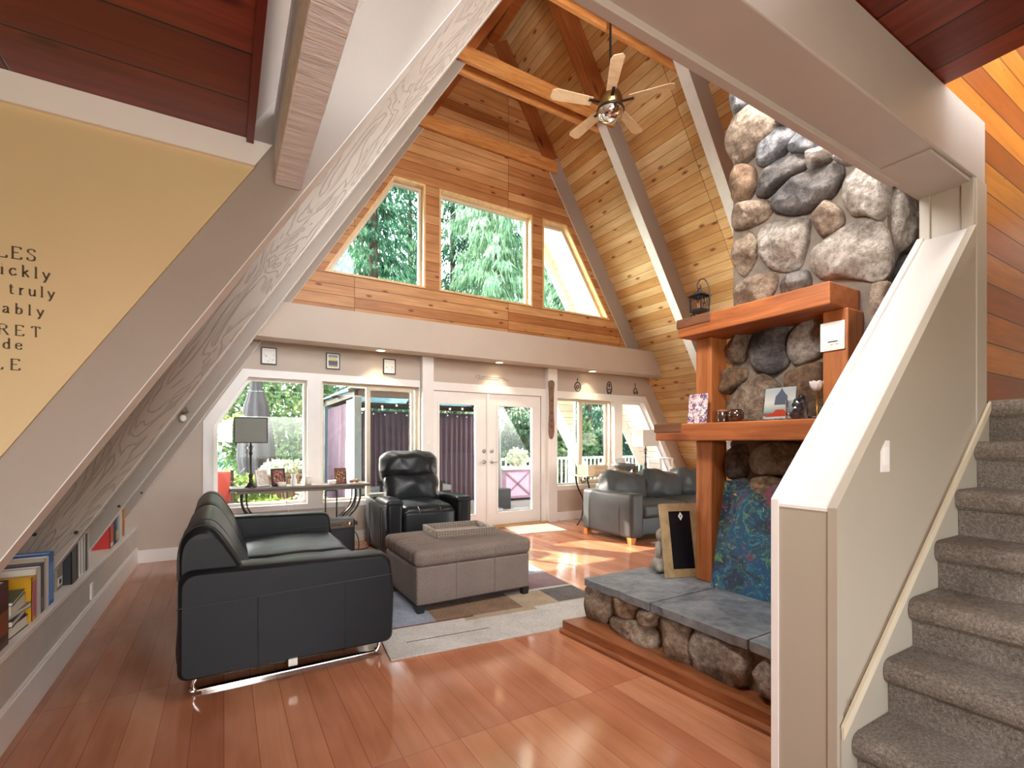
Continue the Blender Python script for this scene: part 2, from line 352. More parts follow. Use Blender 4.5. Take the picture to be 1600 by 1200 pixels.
# ------------------------------------------------------------------ roof slopes
def slope(name, side, y0, y1, mat, outer, lab, z0=-.05):
    X = XL if side < 0 else XR; m = M()
    L = (ZAP - z0) / math.sin(TH); n = Vector((-math.sin(TH) if side < 0 else math.sin(TH), 0, math.cos(TH))) * .14
    a, b = Vector((X(z0), 0, z0)), Vector((RX, 0, ZAP))
    p = [Vector((a.x, y0, a.z)), Vector((a.x, y1, a.z)), Vector((b.x, y1, b.z)), Vector((b.x, y0, b.z))]
    m.quaduv(p, [(y0, 0), (y1, 0), (y1, L), (y0, L)], 0)
    q = [v + n * .04 for v in p] + [v + n for v in p]; m.hexa(q, 1)
    return struct(m.build(name, [mat, outer], org=(a.x, y0, 0)), lab, 'ceiling')
m_shing = plain('dark_shingle', '#4b4742', .9)
slope('ceiling_right', 1, .93, 6.62, m_pine, m_shing, 'sloped knotty pine plank ceiling rising on the fireplace side')
m_pan = plain('painted_slope_panel', '#d8d3cd', .25, var=.03); slope('ceiling_left', -1, 2.2, 6.62, m_pan, m_shing, 'sloped painted ceiling behind the grey rafters')
slope('ceiling_left_upper', -1, -3.7, 2.199, m_pan, m_shing, 'sloped painted ceiling above the dark soffit', 2.52)
slope('ceiling_right_upper', 1, -3.7, .929, m_pine, m_shing, 'sloped pine ceiling above the loft behind the viewer', 2.96)
# overhang outside, white grooved soffit
m_soff = planks('white_grooved_soffit', '#e6e4df', '#ecebe7', '#f1f0ec', .16, 8, .6, 0, '#8b8a86', .006, .03)
for k, side in enumerate((1, -1)):
    X = XL if side < 0 else XR; m = M(); y0, y1 = 6.66, 7.6; L = 9.2
    n = Vector((side * math.sin(TH), 0, math.cos(TH))) * .1; a = Vector((X(0.6) + side * .02, 0, .6)); b = Vector((RX + side * .01, 0, ZAP))
    p = [Vector((a.x, y0, a.z)), Vector((a.x, y1, a.z)), Vector((b.x, y1, b.z)), Vector((b.x, y0, b.z))]
    m.quaduv(p, [(y0, 0), (y1, 0), (y1, L), (y0, L)], 0)
    m.hexa([v + n * .03 for v in p] + [v + n for v in p], 1)
    i = -n.normalized() * .16; m.hexa([p[1] + i, p[1] + Vector((0, .04, 0)) + i, p[2] + Vector((0, .04, 0)) + i, p[2] + i, p[1] + n, p[1] + n + Vector((0, .04, 0)), p[2] + n + Vector((0, .04, 0)), p[2] + n], 1)
    struct(m.build('trim_%d' % (k + 1), [m_soff, m_white]), 'white grooved roof overhang outside the gable, %s side' % ('fireplace' if side > 0 else 'bookshelf'), 'roof')
# ------------------------------------------------------------------ rafters and ties
tn = [2]
def tname(): tn[0] += 1; return 'trim_%d' % tn[0]
RAFT = []
def rafter(side, y0, y1, z0, z1, lab, mats, zs=5.78, dep=.285):
    xi = XIN_L if side < 0 else XIN_R
    def L(z): return (z - 1.3) / math.sin(TH)
    m = M()
    o = bpy.data.objects
    def seg(a, b, mi):
        if side < 0: m.box(a, b, 0, y1 - y0, 0.003, dep, mi)
        else: m.box(a, b, 0, y1 - y0, -dep, -0.003, mi)
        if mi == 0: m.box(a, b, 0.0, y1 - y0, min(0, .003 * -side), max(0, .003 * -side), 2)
    if z1 > zs: seg(L(z0), L(zs), 0); seg(L(zs) + .0005, L(z1), 1)
    else: seg(L(z0), L(z1), 0)
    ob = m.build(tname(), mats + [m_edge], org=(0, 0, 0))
    d = Vector((math.cos(TH) * -side, 0, math.sin(TH))); y = Vector((0, 1, 0)); zz = d.cross(y)
    mt = Matrix((d, y, zz)).transposed().to_4x4(); mt.translation = (xi, y0, 1.3); ob.matrix_world = mt
    RAFT.append(ob); return struct(ob, lab, 'rafter')
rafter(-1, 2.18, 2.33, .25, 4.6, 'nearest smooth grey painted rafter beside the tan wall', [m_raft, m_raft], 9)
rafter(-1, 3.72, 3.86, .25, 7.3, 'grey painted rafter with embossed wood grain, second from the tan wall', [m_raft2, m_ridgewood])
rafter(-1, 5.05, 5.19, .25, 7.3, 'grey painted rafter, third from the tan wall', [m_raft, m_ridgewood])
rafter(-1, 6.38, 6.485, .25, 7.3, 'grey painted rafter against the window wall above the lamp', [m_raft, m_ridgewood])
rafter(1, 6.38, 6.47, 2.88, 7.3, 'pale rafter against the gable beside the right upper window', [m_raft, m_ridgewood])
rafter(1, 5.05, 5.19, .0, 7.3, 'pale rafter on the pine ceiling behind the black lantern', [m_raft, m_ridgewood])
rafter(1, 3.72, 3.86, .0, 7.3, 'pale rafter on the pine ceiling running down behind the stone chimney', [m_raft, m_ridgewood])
for k, pts in ((1, ((54, 835), (119, 832))), (2, ((186, 791),)), (3, ((221, 770), (237, 714)))):
    y0 = (2.18, 3.72, 5.05, 6.38)[k]
    for u, v in pts:
        p = PY(y0, u, v); q = M(); q.T = RAFT[k].matrix_world.inverted() @ Matrix.Translation((p.x, y0 + .002, p.z)) @ Matrix.Rotation(R(90), 4, 'X'); q.lathe((0, 0, 0), [(.011, 0), (.011, .006), (.006, .009), (0, .009)], 10); bo = q.build('bolt', m_black, RAFT[k], world=False)
def tie(y0, y1, lab, z0=5.655, h=.185):
    xa = XIN_L + (z0 - 1.3) / SL - .12; xb = XIN_R - (z0 - 1.3) / SL + .12
    m = M(); m.box(xa, xb, y0, y1, z0, z0 + h); struct(m.build(tname(), m_tie, bevel=.004), lab, 'tie beam')
tie(6.335, 6.378, 'cedar tie beam flat on the gable above the upper windows')
tie(5.005, 5.048, 'cedar tie board, near one of the pair by the fan'); tie(5.192, 5.235, 'cedar tie board, far one of the pair by the fan')
tie(3.675, 3.718, 'cedar tie board, near one of the pair above the fireplace'); tie(3.862, 3.905, 'cedar tie board, far one of the pair above the fireplace')
m = M(); m.box(RX - .07, RX + .07, 1.0, 6.4, ZIN - .05, ZIN + .2); struct(m.build(tname(), m_ridgewood), 'brown ridge beam at the peak of the ceiling', 'beam')
# ------------------------------------------------------------------ gable: upper boarded wall with three windows
zb, zt = 3.44, 4.885
def avx(us, y, v): return sum(PY(y, u, v).x for u in us) / len(us)
W = [[(1.075, zb), (2.41, zb), (2.41, zt), (1.965, zt)], [(2.615, zb), (4.185, zb), (4.185, zt), (2.615, zt)], [(4.38, zb), (5.80, zb), (4.86, zt), (4.38, zt)]]
outer = [(XL(2.6), 2.6), (XR(2.6), 2.6), (RX, ZAP)]
m = M(); m.plate(outer, W, lambda a, b, t: (a, t, b), UY, UY + .2, 0)
struct(m.build('wall_gable', m_cedar, org=(0, UY, 0)), 'cedar boarded gable wall around the three upper windows', 'wall')
def inset(poly, d):
    k = len(poly); out = []
    ar = sum(poly[i][0] * poly[(i + 1) % k][1] - poly[(i + 1) % k][0] * poly[i][1] for i in range(k)); sg = 1 if ar > 0 else -1
    for i in range(k):
        p0, p1, p2 = (Vector(poly[(i + j) % k]) for j in (-1, 0, 1))
        e1 = (p1 - p0).normalized(); e2 = (p2 - p1).normalized(); n1 = Vector((-e1.y, e1.x)) * sg; n2 = Vector((-e2.y, e2.x)) * sg
        bb = (n1 + n2); bb = bb / (1 + n1.dot(n2)); out.append(tuple(p1 + bb * d))
    return out
fxy = lambda a, b, t: (a, t, b)
for k, poly in enumerate(W):
    lab = ['sloping left upper window with conifers outside', 'large middle upper window with conifers outside', 'sloping right upper window showing the white roof overhang'][k]
    r = thing('window_%d' % (k + 1), (sum(p[0] for p in poly) / 4, UY, zb), lab, 'window', kind='structure')
    M().plate(poly, [inset(poly, .028)], fxy, UY - .012, UY + .2).build('window_casing', m_jamb, r)
    i1 = inset(poly, .028); M().plate(i1, [inset(i1, .035)], fxy, UY + .10, UY + .15).build('window_frame', m_vinyl, r)
    i2 = inset(i1, .03); M().plate(i2, [], fxy, UY + .12, UY + .126).build('pane', m_tint, r)
# ------------------------------------------------------------------ beam above the lower windows, lower gable wall
prof = [(XL(2.5) - .05, 2.5), (XR(2.5) + .1, 2.5), (XR(2.92) + .1, 2.92), (XL(2.92) - .05, 2.92)]
m = M(); m.plate(prof, [], fxy, BY, UY + .02); struct(m.build(tname(), m_wall, bevel=.006), 'wide greige header beam above the lower windows and doors', 'beam')
w1 = [(-.11, .525), (.905, .525), (.905, 2.085), (.243, 2.085), (-.11, 1.505)]
w2 = [(1.055, .525), (2.36, .525), (2.36, 2.085), (1.055, 2.085)]
dr = [(2.565, .02), (4.42, .02), (4.42, 2.045), (2.565, 2.045)]
w3 = [(4.72, .565), (6.0, .565), (6.0, 2.045), (4.72, 2.045)]
w4 = [(6.17, .565), (7.62, .565), (6.72, 2.045), (6.17, 2.045)]
outer = [(XL(0), 0), (XR(0), 0), (XR(2.7), 2.7), (XL(2.7), 2.7)]
m = M(); m.plate(outer, [w1, w2, dr, w3, w4], fxy, WY, WY + .16)
struct(m.build('wall_front', m_wall, org=(0, WY, 0)), 'greige wall holding the lower windows and the French doors', 'wall')
def win(k, poly, lab, frame_d=.035, vinyl=False):
    r = thing('window_%d' % k, (sum(p[0] for p in poly) / len(poly), WY, poly[0][1]), lab, 'window', kind='structure')
    M().plate(poly, [inset(poly, .012)], fxy, WY - .026, WY + .16).build('window_jamb', m_white, r)
    i1 = inset(poly, .012); fm = m_vinyl if vinyl else m_white
    M().plate(i1, [inset(i1, frame_d)], fxy, WY + .07, WY + .13).build('window_frame', fm, r)
    M().plate(inset(i1, frame_d - .005), [], fxy, WY + .10, WY + .106).build('pane', m_glass, r)
    return r
win(4, w1, 'corner-cut picture window behind the lamp')
r = win(5, w2, 'sliding window behind the black recliner', .03, True)
M().plate([(1.635, .565), (2.30, .565), (2.30, 2.05), (1.635, 2.05)], [[(1.69, .61), (2.255, .61), (2.255, 2.0), (1.69, 2.0)]], fxy, WY + .05, WY + .095).build('sliding_sash', m_vinyl, r)
r = win(6, w3, 'sliding window beside the paddle decoration', .03, True)
M().plate([(5.24, .6), (5.9, .6), (5.9, 2.0), (5.24, 2.0)], [[(5.32, .65), (5.84, .65), (5.84, 1.97), (5.32, 1.97)]], fxy, WY + .05, WY + .095).build('sliding_sash', m_vinyl, r)
win(7, w4, 'corner-cut picture window behind the grey sofa')
# casings (flat white trim round the openings)
def casing(pts_out, holes, lab, y0=WY - .018): struct(M().plate(pts_out, holes, fxy, y0, WY + .001).build(tname(), m_white, bevel=.003), lab, 'trim')
casing([(-.205, .47), (2.36, .47), (2.36, 2.165), (.19, 2.165), (-.205, 1.535)], [w1, [(1.055, .525), (2.355, .525), (2.355, 2.085), (1.055, 2.085)]], 'flat pale trim round the two windows by the lamp')
casing([(4.66, .5), (7.78, .5), (6.77, 2.15), (4.66, 2.15)], [w3, w4], 'flat pale trim round the two windows behind the grey sofa')
casing([(2.50, .0), (2.565, .0), (2.565, 2.045), (4.42, 2.045), (4.42, 0), (4.50, .0), (4.50, 2.165), (2.50, 2.165)], [], 'white trim framing the French doors', WY - .022)
for x0, x1, l in ((2.37, 2.535, 'white post between the recliner window and the French doors'), (4.50, 4.68, 'white post carrying the paddle decoration')):
    m = M(); m.box(x0, x1, WY - .10, WY - .001, 0, 2.498); struct(m.build(tname(), m_white, bevel=.006), l, 'post')
m = M(); m.box(2.5, 4.5, WY - .12, WY + .1, 0, .022); struct(m.build(tname(), timber('oak_threshold', '#a8793f', '#c79a5d', .5)), 'wooden threshold under the French doors', 'threshold')
# French doors
def door(k, x0, x1, hx, lab, hand):
    r = thing('door_%d' % k, ((x0 + x1) / 2, WY + .03, .024), lab, 'door', kind='structure')
    o = [(x0, .026), (x1, .026), (x1, 2.04), (x0, 2.04)]; g = [(x0 + .085 if hand > 0 else x0 + .165, .215), (x1 - .195 if hand > 0 else x1 - .16, .215), (x1 - .195 if hand > 0 else x1 - .16, 1.86), (x0 + .085 if hand > 0 else x0 + .165, 1.86)]
    M().plate(o, [g], fxy, WY + .01, WY + .055).build('door_panel', m_white, r, .003)
    M().plate(inset(g, -.022), [inset(g, .006)], fxy, WY - .004, WY + .01).build('glazing_bead', m_white, r, .003)
    M().plate(g, [], fxy, WY + .03, WY + .036).build('pane', m_glass, r)
    h = M(); h.lathe((0, 0, 0), [(.0, 0), (.026, 0), (.026, .008), (.02, .014), (.0, .016)], 20); h.T = None
    def disc(z, rr):
        q = M(); q.T = Matrix.Translation((hx, WY + .01, z)) @ Matrix.Rotation(R(90), 4, 'X'); q.lathe((0, 0, 0), [(rr, 0), (rr, .01), (rr * .8, .018), (.0, .02)], 20); return q
    disc(1.165, .03).build('deadbolt', m_metal, r)
    hd = disc(1.0, .028); hd.T = None; hd.tube([(hx, WY - .0, 1.0), (hx, WY - .05, 1.0), (hx - hand * .03, WY - .055, 1.0), (hx - hand * .11, WY - .055, 1.0)], [.011, .011, .009, .008], 10); hd.build('door_handle', m_metal, r)
    return r
door(1, 2.57, 3.44, 3.385, 'French door leaf nearest the recliner, purple curtain outside', 1)
door(2, 3.455, 4.415, 3.52, 'French door leaf nearest the paddle decoration, pink cabinet outside', -1)
m = M(); m.box(3.425, 3.47, WY - .012, WY + .009, .026, 2.04); struct(m.build(tname(), m_white, bevel=.004), 'white strip covering the seam of the French doors', 'trim')
# baseboards
def bb(name, x0, x1, lab): m = M(); m.box(x0, x1, WY - .02, WY - .001, 0, .14); struct(m.build(name, m_white, bevel=.004), lab, 'baseboard')
bb('baseboard_front', -.80, 2.365, 'white baseboard under the windows by the lamp'); bb('baseboard_right', 4.69, 8.2, 'white baseboard under the windows behind the grey sofa')
# ------------------------------------------------------------------ left knee wall with its book ledge
m = M(); m.box(-.95, -.81, 2.21, 6.49, 0, .375); struct(m.build('wall_left', plain('pale_knee_wall_paint', '#cdc7bf', .6, var=.03)), 'low greige knee wall under the book ledge', 'wall')
m = M(); m.box(-1.25, -.795, 2.21, 6.49, .375, .404); struct(m.build(tname(), m_white, bevel=.004), 'pale ledge board carrying the books', 'ledge')
m = M(); m.box(-.809, -.79, 2.21, 6.49, 0, .165); m.box(-.809, -.796, 2.21, 6.49, .165, .178); struct(m.build('baseboard_left', m_white, bevel=.003), 'white baseboard along the low knee wall', 'baseboard')
m = M(); m.box(-.812, -.80, 4.44, 4.50, .19, .30); o = m.build('outlet_plate', m_white, bevel=.003); tag(o, 'narrow outlet plate on the low knee wall', 'outlet')
# ------------------------------------------------------------------ tan wall, its trim, dark soffit, joist
ex = lambda z: -.585 + (z - 1.3) / SL
m = M(); m.plate([(-3.6, 0), (ex(.0), .0), (ex(2.40), 2.40), (-3.6, 2.40)], [], fxy, 2.166, 2.20); struct(m.build('wall_tan', m_beige), 'tan wall with the dark lettering', 'wall')
m = M(); m.plate([(-3.6, 2.388), (ex(2.388), 2.388), (ex(2.487), 2.487), (-3.6, 2.487)], [], fxy, 2.148, 2.20); struct(m.build(tname(), m_white), 'white board along the top of the tan wall', 'trim')
m = M(); m.quaduv([(-3.6, -3.6, 2.488), (.10, -3.6, 2.488), (.10, 2.17, 2.488), (-3.6, 2.17, 2.488)][::-1], [(-3.6, -3.6), (.1, -3.6), (.1, 2.17), (-3.6, 2.17)][::-1], 0); m.box(-3.6, .10, -3.6, 2.17, 2.49, 2.52, 0); m.box(.075, .10, .5, 2.165, 2.47, 2.487, 0)
struct(m.build('ceiling_soffit', m_dark, org=(0, .5, 2.488)), 'dark red stained board soffit above the tan wall', 'ceiling')
m = M(); m.box(.175, .275, .4, 2.178, 2.345, 2.64); m.T = None
struct(m.build(tname(), m_rough, bevel=.006), 'white rough-sawn joist butting the nearest grey rafter', 'joist')
# ------------------------------------------------------------------ stair side: header, post, half wall, skirt, fir wall
m = M(); m.box(.5, 3.22, .85, 1.07, 2.57, 2.875); struct(m.build(tname(), m_grey, bevel=.006), 'boxed grey header beam across the stair opening', 'beam')
m = M(); m.box(.5, 2.80, 1.05, 1.085, 2.545, 2.60); struct(m.build(tname(), m_grey, bevel=.003), 'thin grey lip along the back of the header beam', 'trim')
m = M(); m.box(2.62, 3.2, .865, 1.075, 2.553, 2.569); struct(m.build(tname(), m_grey, bevel=.002), 'darker grey soffit board under the stair end of the header', 'trim')
m = M(); m.box(3.09, 3.221, .844, 1.062, 0, 2.568); m.box(3.075, 3.09, .852, .90, 2.3, 2.57); m.box(3.075, 3.09, 1.02, 1.065, 2.3, 2.57); struct(m.build(tname(), m_cream, bevel=.004), 'cream post between the header beam and the stair half wall', 'post')
fxz = lambda a, b, t: (a, t, b)
m = M(); m.plate([(1.79, 0), (3.22, 0), (3.22, 2.33), (3.08, 2.33), (1.79, 1.068)], [], fxz, .85, 1.065); struct(m.build('wall_stair', m_cream, bevel=.004), 'cream stair half wall with a sloping cap', 'wall')
sl = (2.33 - 1.068) / (3.08 - 1.79)
def strip(y0, y1, up, thick, lab, mat):
    m = M(); a = [(1.784, 0), (1.784, 1.068 + up), (3.075, 1.068 + up + sl * 1.291), (3.075, 1.068 - thick + sl * 1.291), (1.784 + thick * .55, 1.068 - thick), (1.784 + thick * .55, 0)]
    m.plate(a, [], fxz, y0, y1); struct(m.build(tname(), mat, bevel=.003), lab, 'trim')
strip(.842, .872, .008, .075, 'pale edge strip on the stair side of the half wall', m_cream)
strip(1.045, 1.072, .018, .06, 'pale edge strip on the fireplace side of the half wall', m_white)
chp = bpy.data.objects['wall_stair']; random.seed(2); m_chip = plain('bare_dark_wood_chip', '#4a4038', .8)
for t_, ln_, wd_ in ((.18, .02, .004), (.26, .015, .005), (.33, .05, .003), (.40, .03, .012), (.50, .035, .013), (.56, .10, .008), (.68, .03, .004), (.78, .12, .003)):
    x_ = 1.80 + 1.27 * t_; z_ = 1.0695 + sl * (x_ - 1.79); q = M(); q.prism([(x_ - ln_ / 2, 1.0445, z_ - sl * ln_ / 2), (x_ + ln_ / 2, 1.0445, z_ + sl * ln_ / 2), (x_ + ln_ * .3, 1.0445 - wd_, z_ + sl * ln_ * .3), (x_ - ln_ * .1, 1.0445 - wd_ * 1.4, z_ - sl * ln_ * .1)], (-.0008, 0, .001)); q.build('paint_chip', m_chip, chp)
for u_, v_ in ((1309, 985), (1307, 996), (1327, 1103)):
    p_ = PY(.8495 if u_ < 1320 else .8355, u_, v_); q = M(); q.prism([(p_.x, p_.y, p_.z), (p_.x + .004, p_.y, p_.z), (p_.x + .012, p_.y, p_.z + .018), (p_.x + .007, p_.y, p_.z + .02)], (0, -.0008, 0)); q.build('scuff_mark', m_chip, chp)
m = M(); m.plate([(1.787, 1.06), (1.787, 1.0705), (3.075, 1.0705 + sl * 1.288), (3.075, 1.055 + sl * 1.288)], [], fxz, .873, 1.0445); struct(m.build(tname(), m_white), 'white painted sloping cap of the stair half wall', 'trim')
sk = (1.443 - .377) / (3.162 - 1.862)
m = M(); m.plate([(1.80, 0), (3.22, 0), (3.22, 1.443 + sk * .058), (1.80, .326)], [], fxz, .836, .8495); struct(m.build('baseboard_stair', m_cream), 'cream skirt board beside the carpeted steps', 'skirt board')
m = M(); m.plate([(1.80, .29), (3.22, .29 + sk * 1.42), (3.22, .335 + sk * 1.42), (1.80, .335)], [], fxz, .828, .838); struct(m.build(tname(), m_creamL, bevel=.002), 'beige cap moulding on the stair skirt board', 'trim')
m = M(); m.plate([(2.74, 2.875), (3.222, 2.875), (3.222, 1.0), (6.0, 1.0), (6.0, 6.0), (2.74, 6.0)], [], fxz, .86, .92); struct(m.build('wall_right', m_stairw, org=(2.7, .86, 1)), 'varnished orange fir board wall above the stairs', 'wall')
m = M(); m.quaduv([(.101, -3.6, 2.88), (6.2, -3.6, 2.88), (6.2, .10, 2.88), (.101, .10, 2.88)][::-1], [(-3.6, 0), (-3.6, 6.1), (.1, 6.1), (.1, 0)], 0); m.quaduv([(1.6, .1, 2.88), (2.735, .1, 2.88), (2.735, .92, 2.88), (1.6, .92, 2.88)][::-1], [(.1, 0), (.1, 1.1), (.9, 1.1), (.9, 0)], 0)
m.box(1.6, 2.735, .1, .92, 2.882, 2.95); m.box(.101, 6.2, -3.6, .1, 2.882, 2.95); struct(m.build('ceiling_loft', m_dark), 'dark stained loft underside above the header beam', 'ceiling')
m = M(); m.plate([(-3.6, 0), (6.2, 0), (6.2, 2.87), (.11, 2.87), (-3.6, 2.48)], [[(-2.6, .8), (-.9, .8), (-.9, 2.1), (-2.6, 2.1)], [(.4, .8), (2.2, .8), (2.2, 2.1), (.4, 2.1)]], fxy, -3.75, -3.6); struct(m.build('wall_back', m_beige), 'tan wall with openings behind the viewer', 'wall')
m = M(); m.box(-3.75, -3.6, -3.6, 2.2, 0, 2.6); struct(m.build('wall_far_left', m_beige), 'tan side wall left of the viewer', 'wall')
m = M(); m.box(6.2, 6.3, -3.6, .86, 0, 3.3); struct(m.build('wall_far_right', m_wall), 'greige wall beyond the stair landing', 'wall')
# ------------------------------------------------------------------ black loveseat
m_lea = leather('black_leather', '#131519', .38, .3); m_lea2 = leather('black_leather_seat', '#1e2124', .34, .6); m_leag = leather('charcoal_leather', '#474847', .44, .5)
sofa = thing('leather_loveseat', (.34, 3.95, 0), 'black leather loveseat on a chrome sled base, its side towards us', 'sofa')
def arm(y0, y1, nm):
    m = M(); yc = (y0 + y1) / 2; wy = y1 - y0
    pr = []
    for cx_, cz_, rr_, a0 in ((.84, .14, .045, -90), (.81, .565, .065, 0), (-.13, .585, .068, 90), (-.16, .145, .04, 180)):
        pr += [(cx_ + rr_ * math.cos(R(a0 + 18 * k)), cz_ + rr_ * math.sin(R(a0 + 18 * k))) for k in range(6)]
    pr = pr[:6] + [(.888, .25), (.892, .40)] + pr[6:]
    L = [Vector((x, 0, z)) for x, z in pr]; n = len(L); cx, cz = .33, .37
    rings = []
    for yy, s in ((y0, .93), (y0 + .012, .975), (y0 + .035, 1.0), (y1 - .035, 1.0), (y1 - .012, .975), (y1, .93)):
        rings.append([Vector((cx + (p.x - cx) * (1 - (1 - s) * .55), yy, cz + (p.z - cz) * s)) for p in L])
    vs = [p for r in rings for p in r]; fs = [(i * n + j, i * n + (j + 1) % n, (i + 1) * n + (j + 1) % n, (i + 1) * n + j) for i in range(5) for j in range(n)]
    m.add(vs, fs, 0, True); m.add(rings[0], [tuple(range(n))], 0, False); m.add(rings[-1], [tuple(range(n - 1, -1, -1))], 0, False)
    o = m.build(nm, m_lea, sofa)
    s = M(); ys = y0 - .0005
    for a, b in (((-.2, .478), (.872, .505)), ((.155, .10), (.155, .487)), ((.60, .09), (.60, .498))):
        s.tube([(a[0], ys + .0, a[1]), ((a[0] + b[0]) / 2, ys, (a[1] + b[1]) / 2), (b[0], ys, b[1])], .0032, 6)
    s.build('seam', m_black, o); return o
arm(2.88, 3.09, 'armrest'); arm(4.86, 5.06, 'armrest')
m = M(); m.soft((.30, 3.975, .22), (1.0, 1.78, .22), .03, 4); m.build('seat_frame', m_lea, sofa)
for yc in (3.53, 4.42):
    m = M(); m.soft((.45, yc, .375), (.86, .87, .17), .06, 8, (0, 0, .035), None, .012, 6, yc); m.build('seat_cushion', m_lea2, sofa)
for k, yc in enumerate((3.50, 4.45)):
    m = M()
    pr = [(-.185, .13), (-.20, .40), (-.198, .60), (-.195, .74), (-.17, .825), (-.11, .868), (-.04, .85), (.03, .745), (.10, .60), (.155, .45), (.14, .28), (.08, .13)]
    L = smooth_loop([(x, 0, z) for x, z in pr], 4); n = len(L); y0, y1 = (2.93, 3.98) if k == 0 else (3.985, 5.03); rings = []
    for j, (t, s) in enumerate(((0, .90), (.012, .965), (.04, 1), (.2, 1.012), (.5, 1.02), (.8, 1.012), (.96, 1), (.988, .965), (1, .90))):
        yy = y0 + (y1 - y0) * t; rings.append([Vector((-.06 + (p.x + .06) * s, yy, .5 + (p.z - .5) * s)) + noise.noise_vector(Vector((p.x * 4, yy * 4, p.z * 4))) * .006 for p in L])
    kk = len(rings); vs = [p for r in rings for p in r]
    m.add(vs, [(i * n + j, i * n + (j + 1) % n, (i + 1) * n + (j + 1) % n, (i + 1) * n + j) for i in range(kk - 1) for j in range(n)], 0, True)
    m.add(rings[0], [tuple(range(n))]); m.add(rings[-1], [tuple(range(n - 1, -1, -1))]); o = m.build('backrest', m_lea, sofa)
    for yy in ((y0 + .013, y0 + .24) if k == 0 else (y1 - .24,)): M().tube([(-.06 + (p.x + .06) * 1.014, yy, .5 + (p.z - .5) * 1.012) for p in L[8:34]], .0038, 6).build('piping', m_black, o)
for yy in (2.99, 4.95):
    m = M(); m.tube(spline([(-.10, yy, .11), (-.135, yy, .05), (-.125, yy, .016), (-.08, yy, .012), (.74, yy, .012), (.80, yy, .015), (.825, yy, .05), (.815, yy, .11)], 6), .013, 8)
    m.box(-.1, .77, yy - .013, yy + .013, .001, .012); m.build('sled_base', m_chrome, sofa)
m = M(); m.box(.30, .345, 2.865, 2.89, .085, .125); m.build('metal_bracket', m_metal, sofa)
# ------------------------------------------------------------------ ottoman and tray
m_ott = fabric('taupe_microfibre', '#675b55', '#7a6e67', 90, .15, .8, 3)
ott = thing('storage_ottoman', (1.735, 3.86, 0), 'large taupe fabric storage ottoman with channelled lid on the striped rug', 'ottoman')
m = M(); m.soft((1.735, 3.86, .215), (1.0, .80, .29), .018, 5); o = m.build('body', m_ott, ott)
m_th = plain('taupe_thread', '#6b5f58', .8)
for x in (1.56, 1.90): M().tube([(x, 3.459, .075), (x, 3.4585, .2), (x, 3.459, .355)], .0028, 6).build('seam', m_th, o)
def lidfn(o):
    yy = o.y + .0; t = (yy + .42) / .105; e = abs((t % 1) - .5) * 2; side = max(0, (-o.x - .18) / .33); up = max(0, o.z / .07)
    if side > 0: o = o + Vector((.026 * e ** 2 * min(1, side * 1.2), 0, -.020 * e ** 2 * up * min(1, side * 1.3)))
    return o
m = M(); m.soft((1.735, 3.86, .422), (1.03, .83, .13), .045, 44, (0, 0, .012), None, 0, 5, 0, 0, lidfn); o = m.build('lid', m_ott, ott)
for x in (1.56, 1.90): M().tube([(x, 3.4455, .362), (x, 3.444, .41), (x, 3.447, .45), (x, 3.47, .478)], .0028, 6).build('seam', m_th, o)
for x, y in ((1.27, 3.49), (2.20, 3.49), (1.27, 4.23), (2.20, 4.23)):
    m = M(); m.hexa([(x - .025, y - .025, .012), (x + .025, y - .025, .012), (x + .025, y + .025, .012), (x - .025, y + .025, .012), (x - .032, y - .032, .072), (x + .032, y - .032, .072), (x + .032, y + .032, .072), (x - .032, y + .032, .072)]); m.build('leg', m_black, ott)
m_tray = NT('mother_of_pearl_tray'); v = m_tray.tc('Object', (42, 42, 50), (0, 0, 0)); q = m_tray.n('ShaderNodeTexVoronoi', feature='DISTANCE_TO_EDGE'); m_tray.l(v, q.inputs['Vector']); q.inputs['Scale'].default_value = 1.0
q.inputs['Randomness'].default_value = .35
m_tray.base(m_tray.ramp(q.outputs['Distance'], [(.05, C('#5e544b')), (.3, C('#8d8277'))])); m_tray.set(Roughness=.35); m_tray = m_tray.m
A, B2 = Vector((1.52, 3.775, .492)), Vector((2.055, 3.74, .492)); tr_rot = math.atan2(B2.y - A.y, B2.x - A.x)
tray = thing('serving_tray', ((A + B2) / 2 + Vector((.02, .21, 0)))[:], 'patterned pearl serving tray with cut-out handles on the ottoman', 'tray', None, tr_rot)
m = M(); m.box(-.265, .265, -.205, .205, 0, .012); m.build('tray_bottom', plain('tray_inlay', '#ada197', .4, var=.15, sc=30), tray, world=False)
for y_ in (-.21, .19): M().box(-.27, .27, y_, y_ + .02, 0, .062).build('tray_side', m_tray, tray, .003, world=False)
for sx in (-1, 1):
    m = M(); m.plate([(-.19, 0), (.19, 0), (.19, .062), (-.19, .062)], [[(-.05, .024), (.05, .024), (.05, .046), (-.05, .046)]], lambda a, b, t: (sx * t, a, b), .25, .27); m.build('handle_end', plain('tray_whitewash', '#9b9187', .5), tray, .002, world=False)
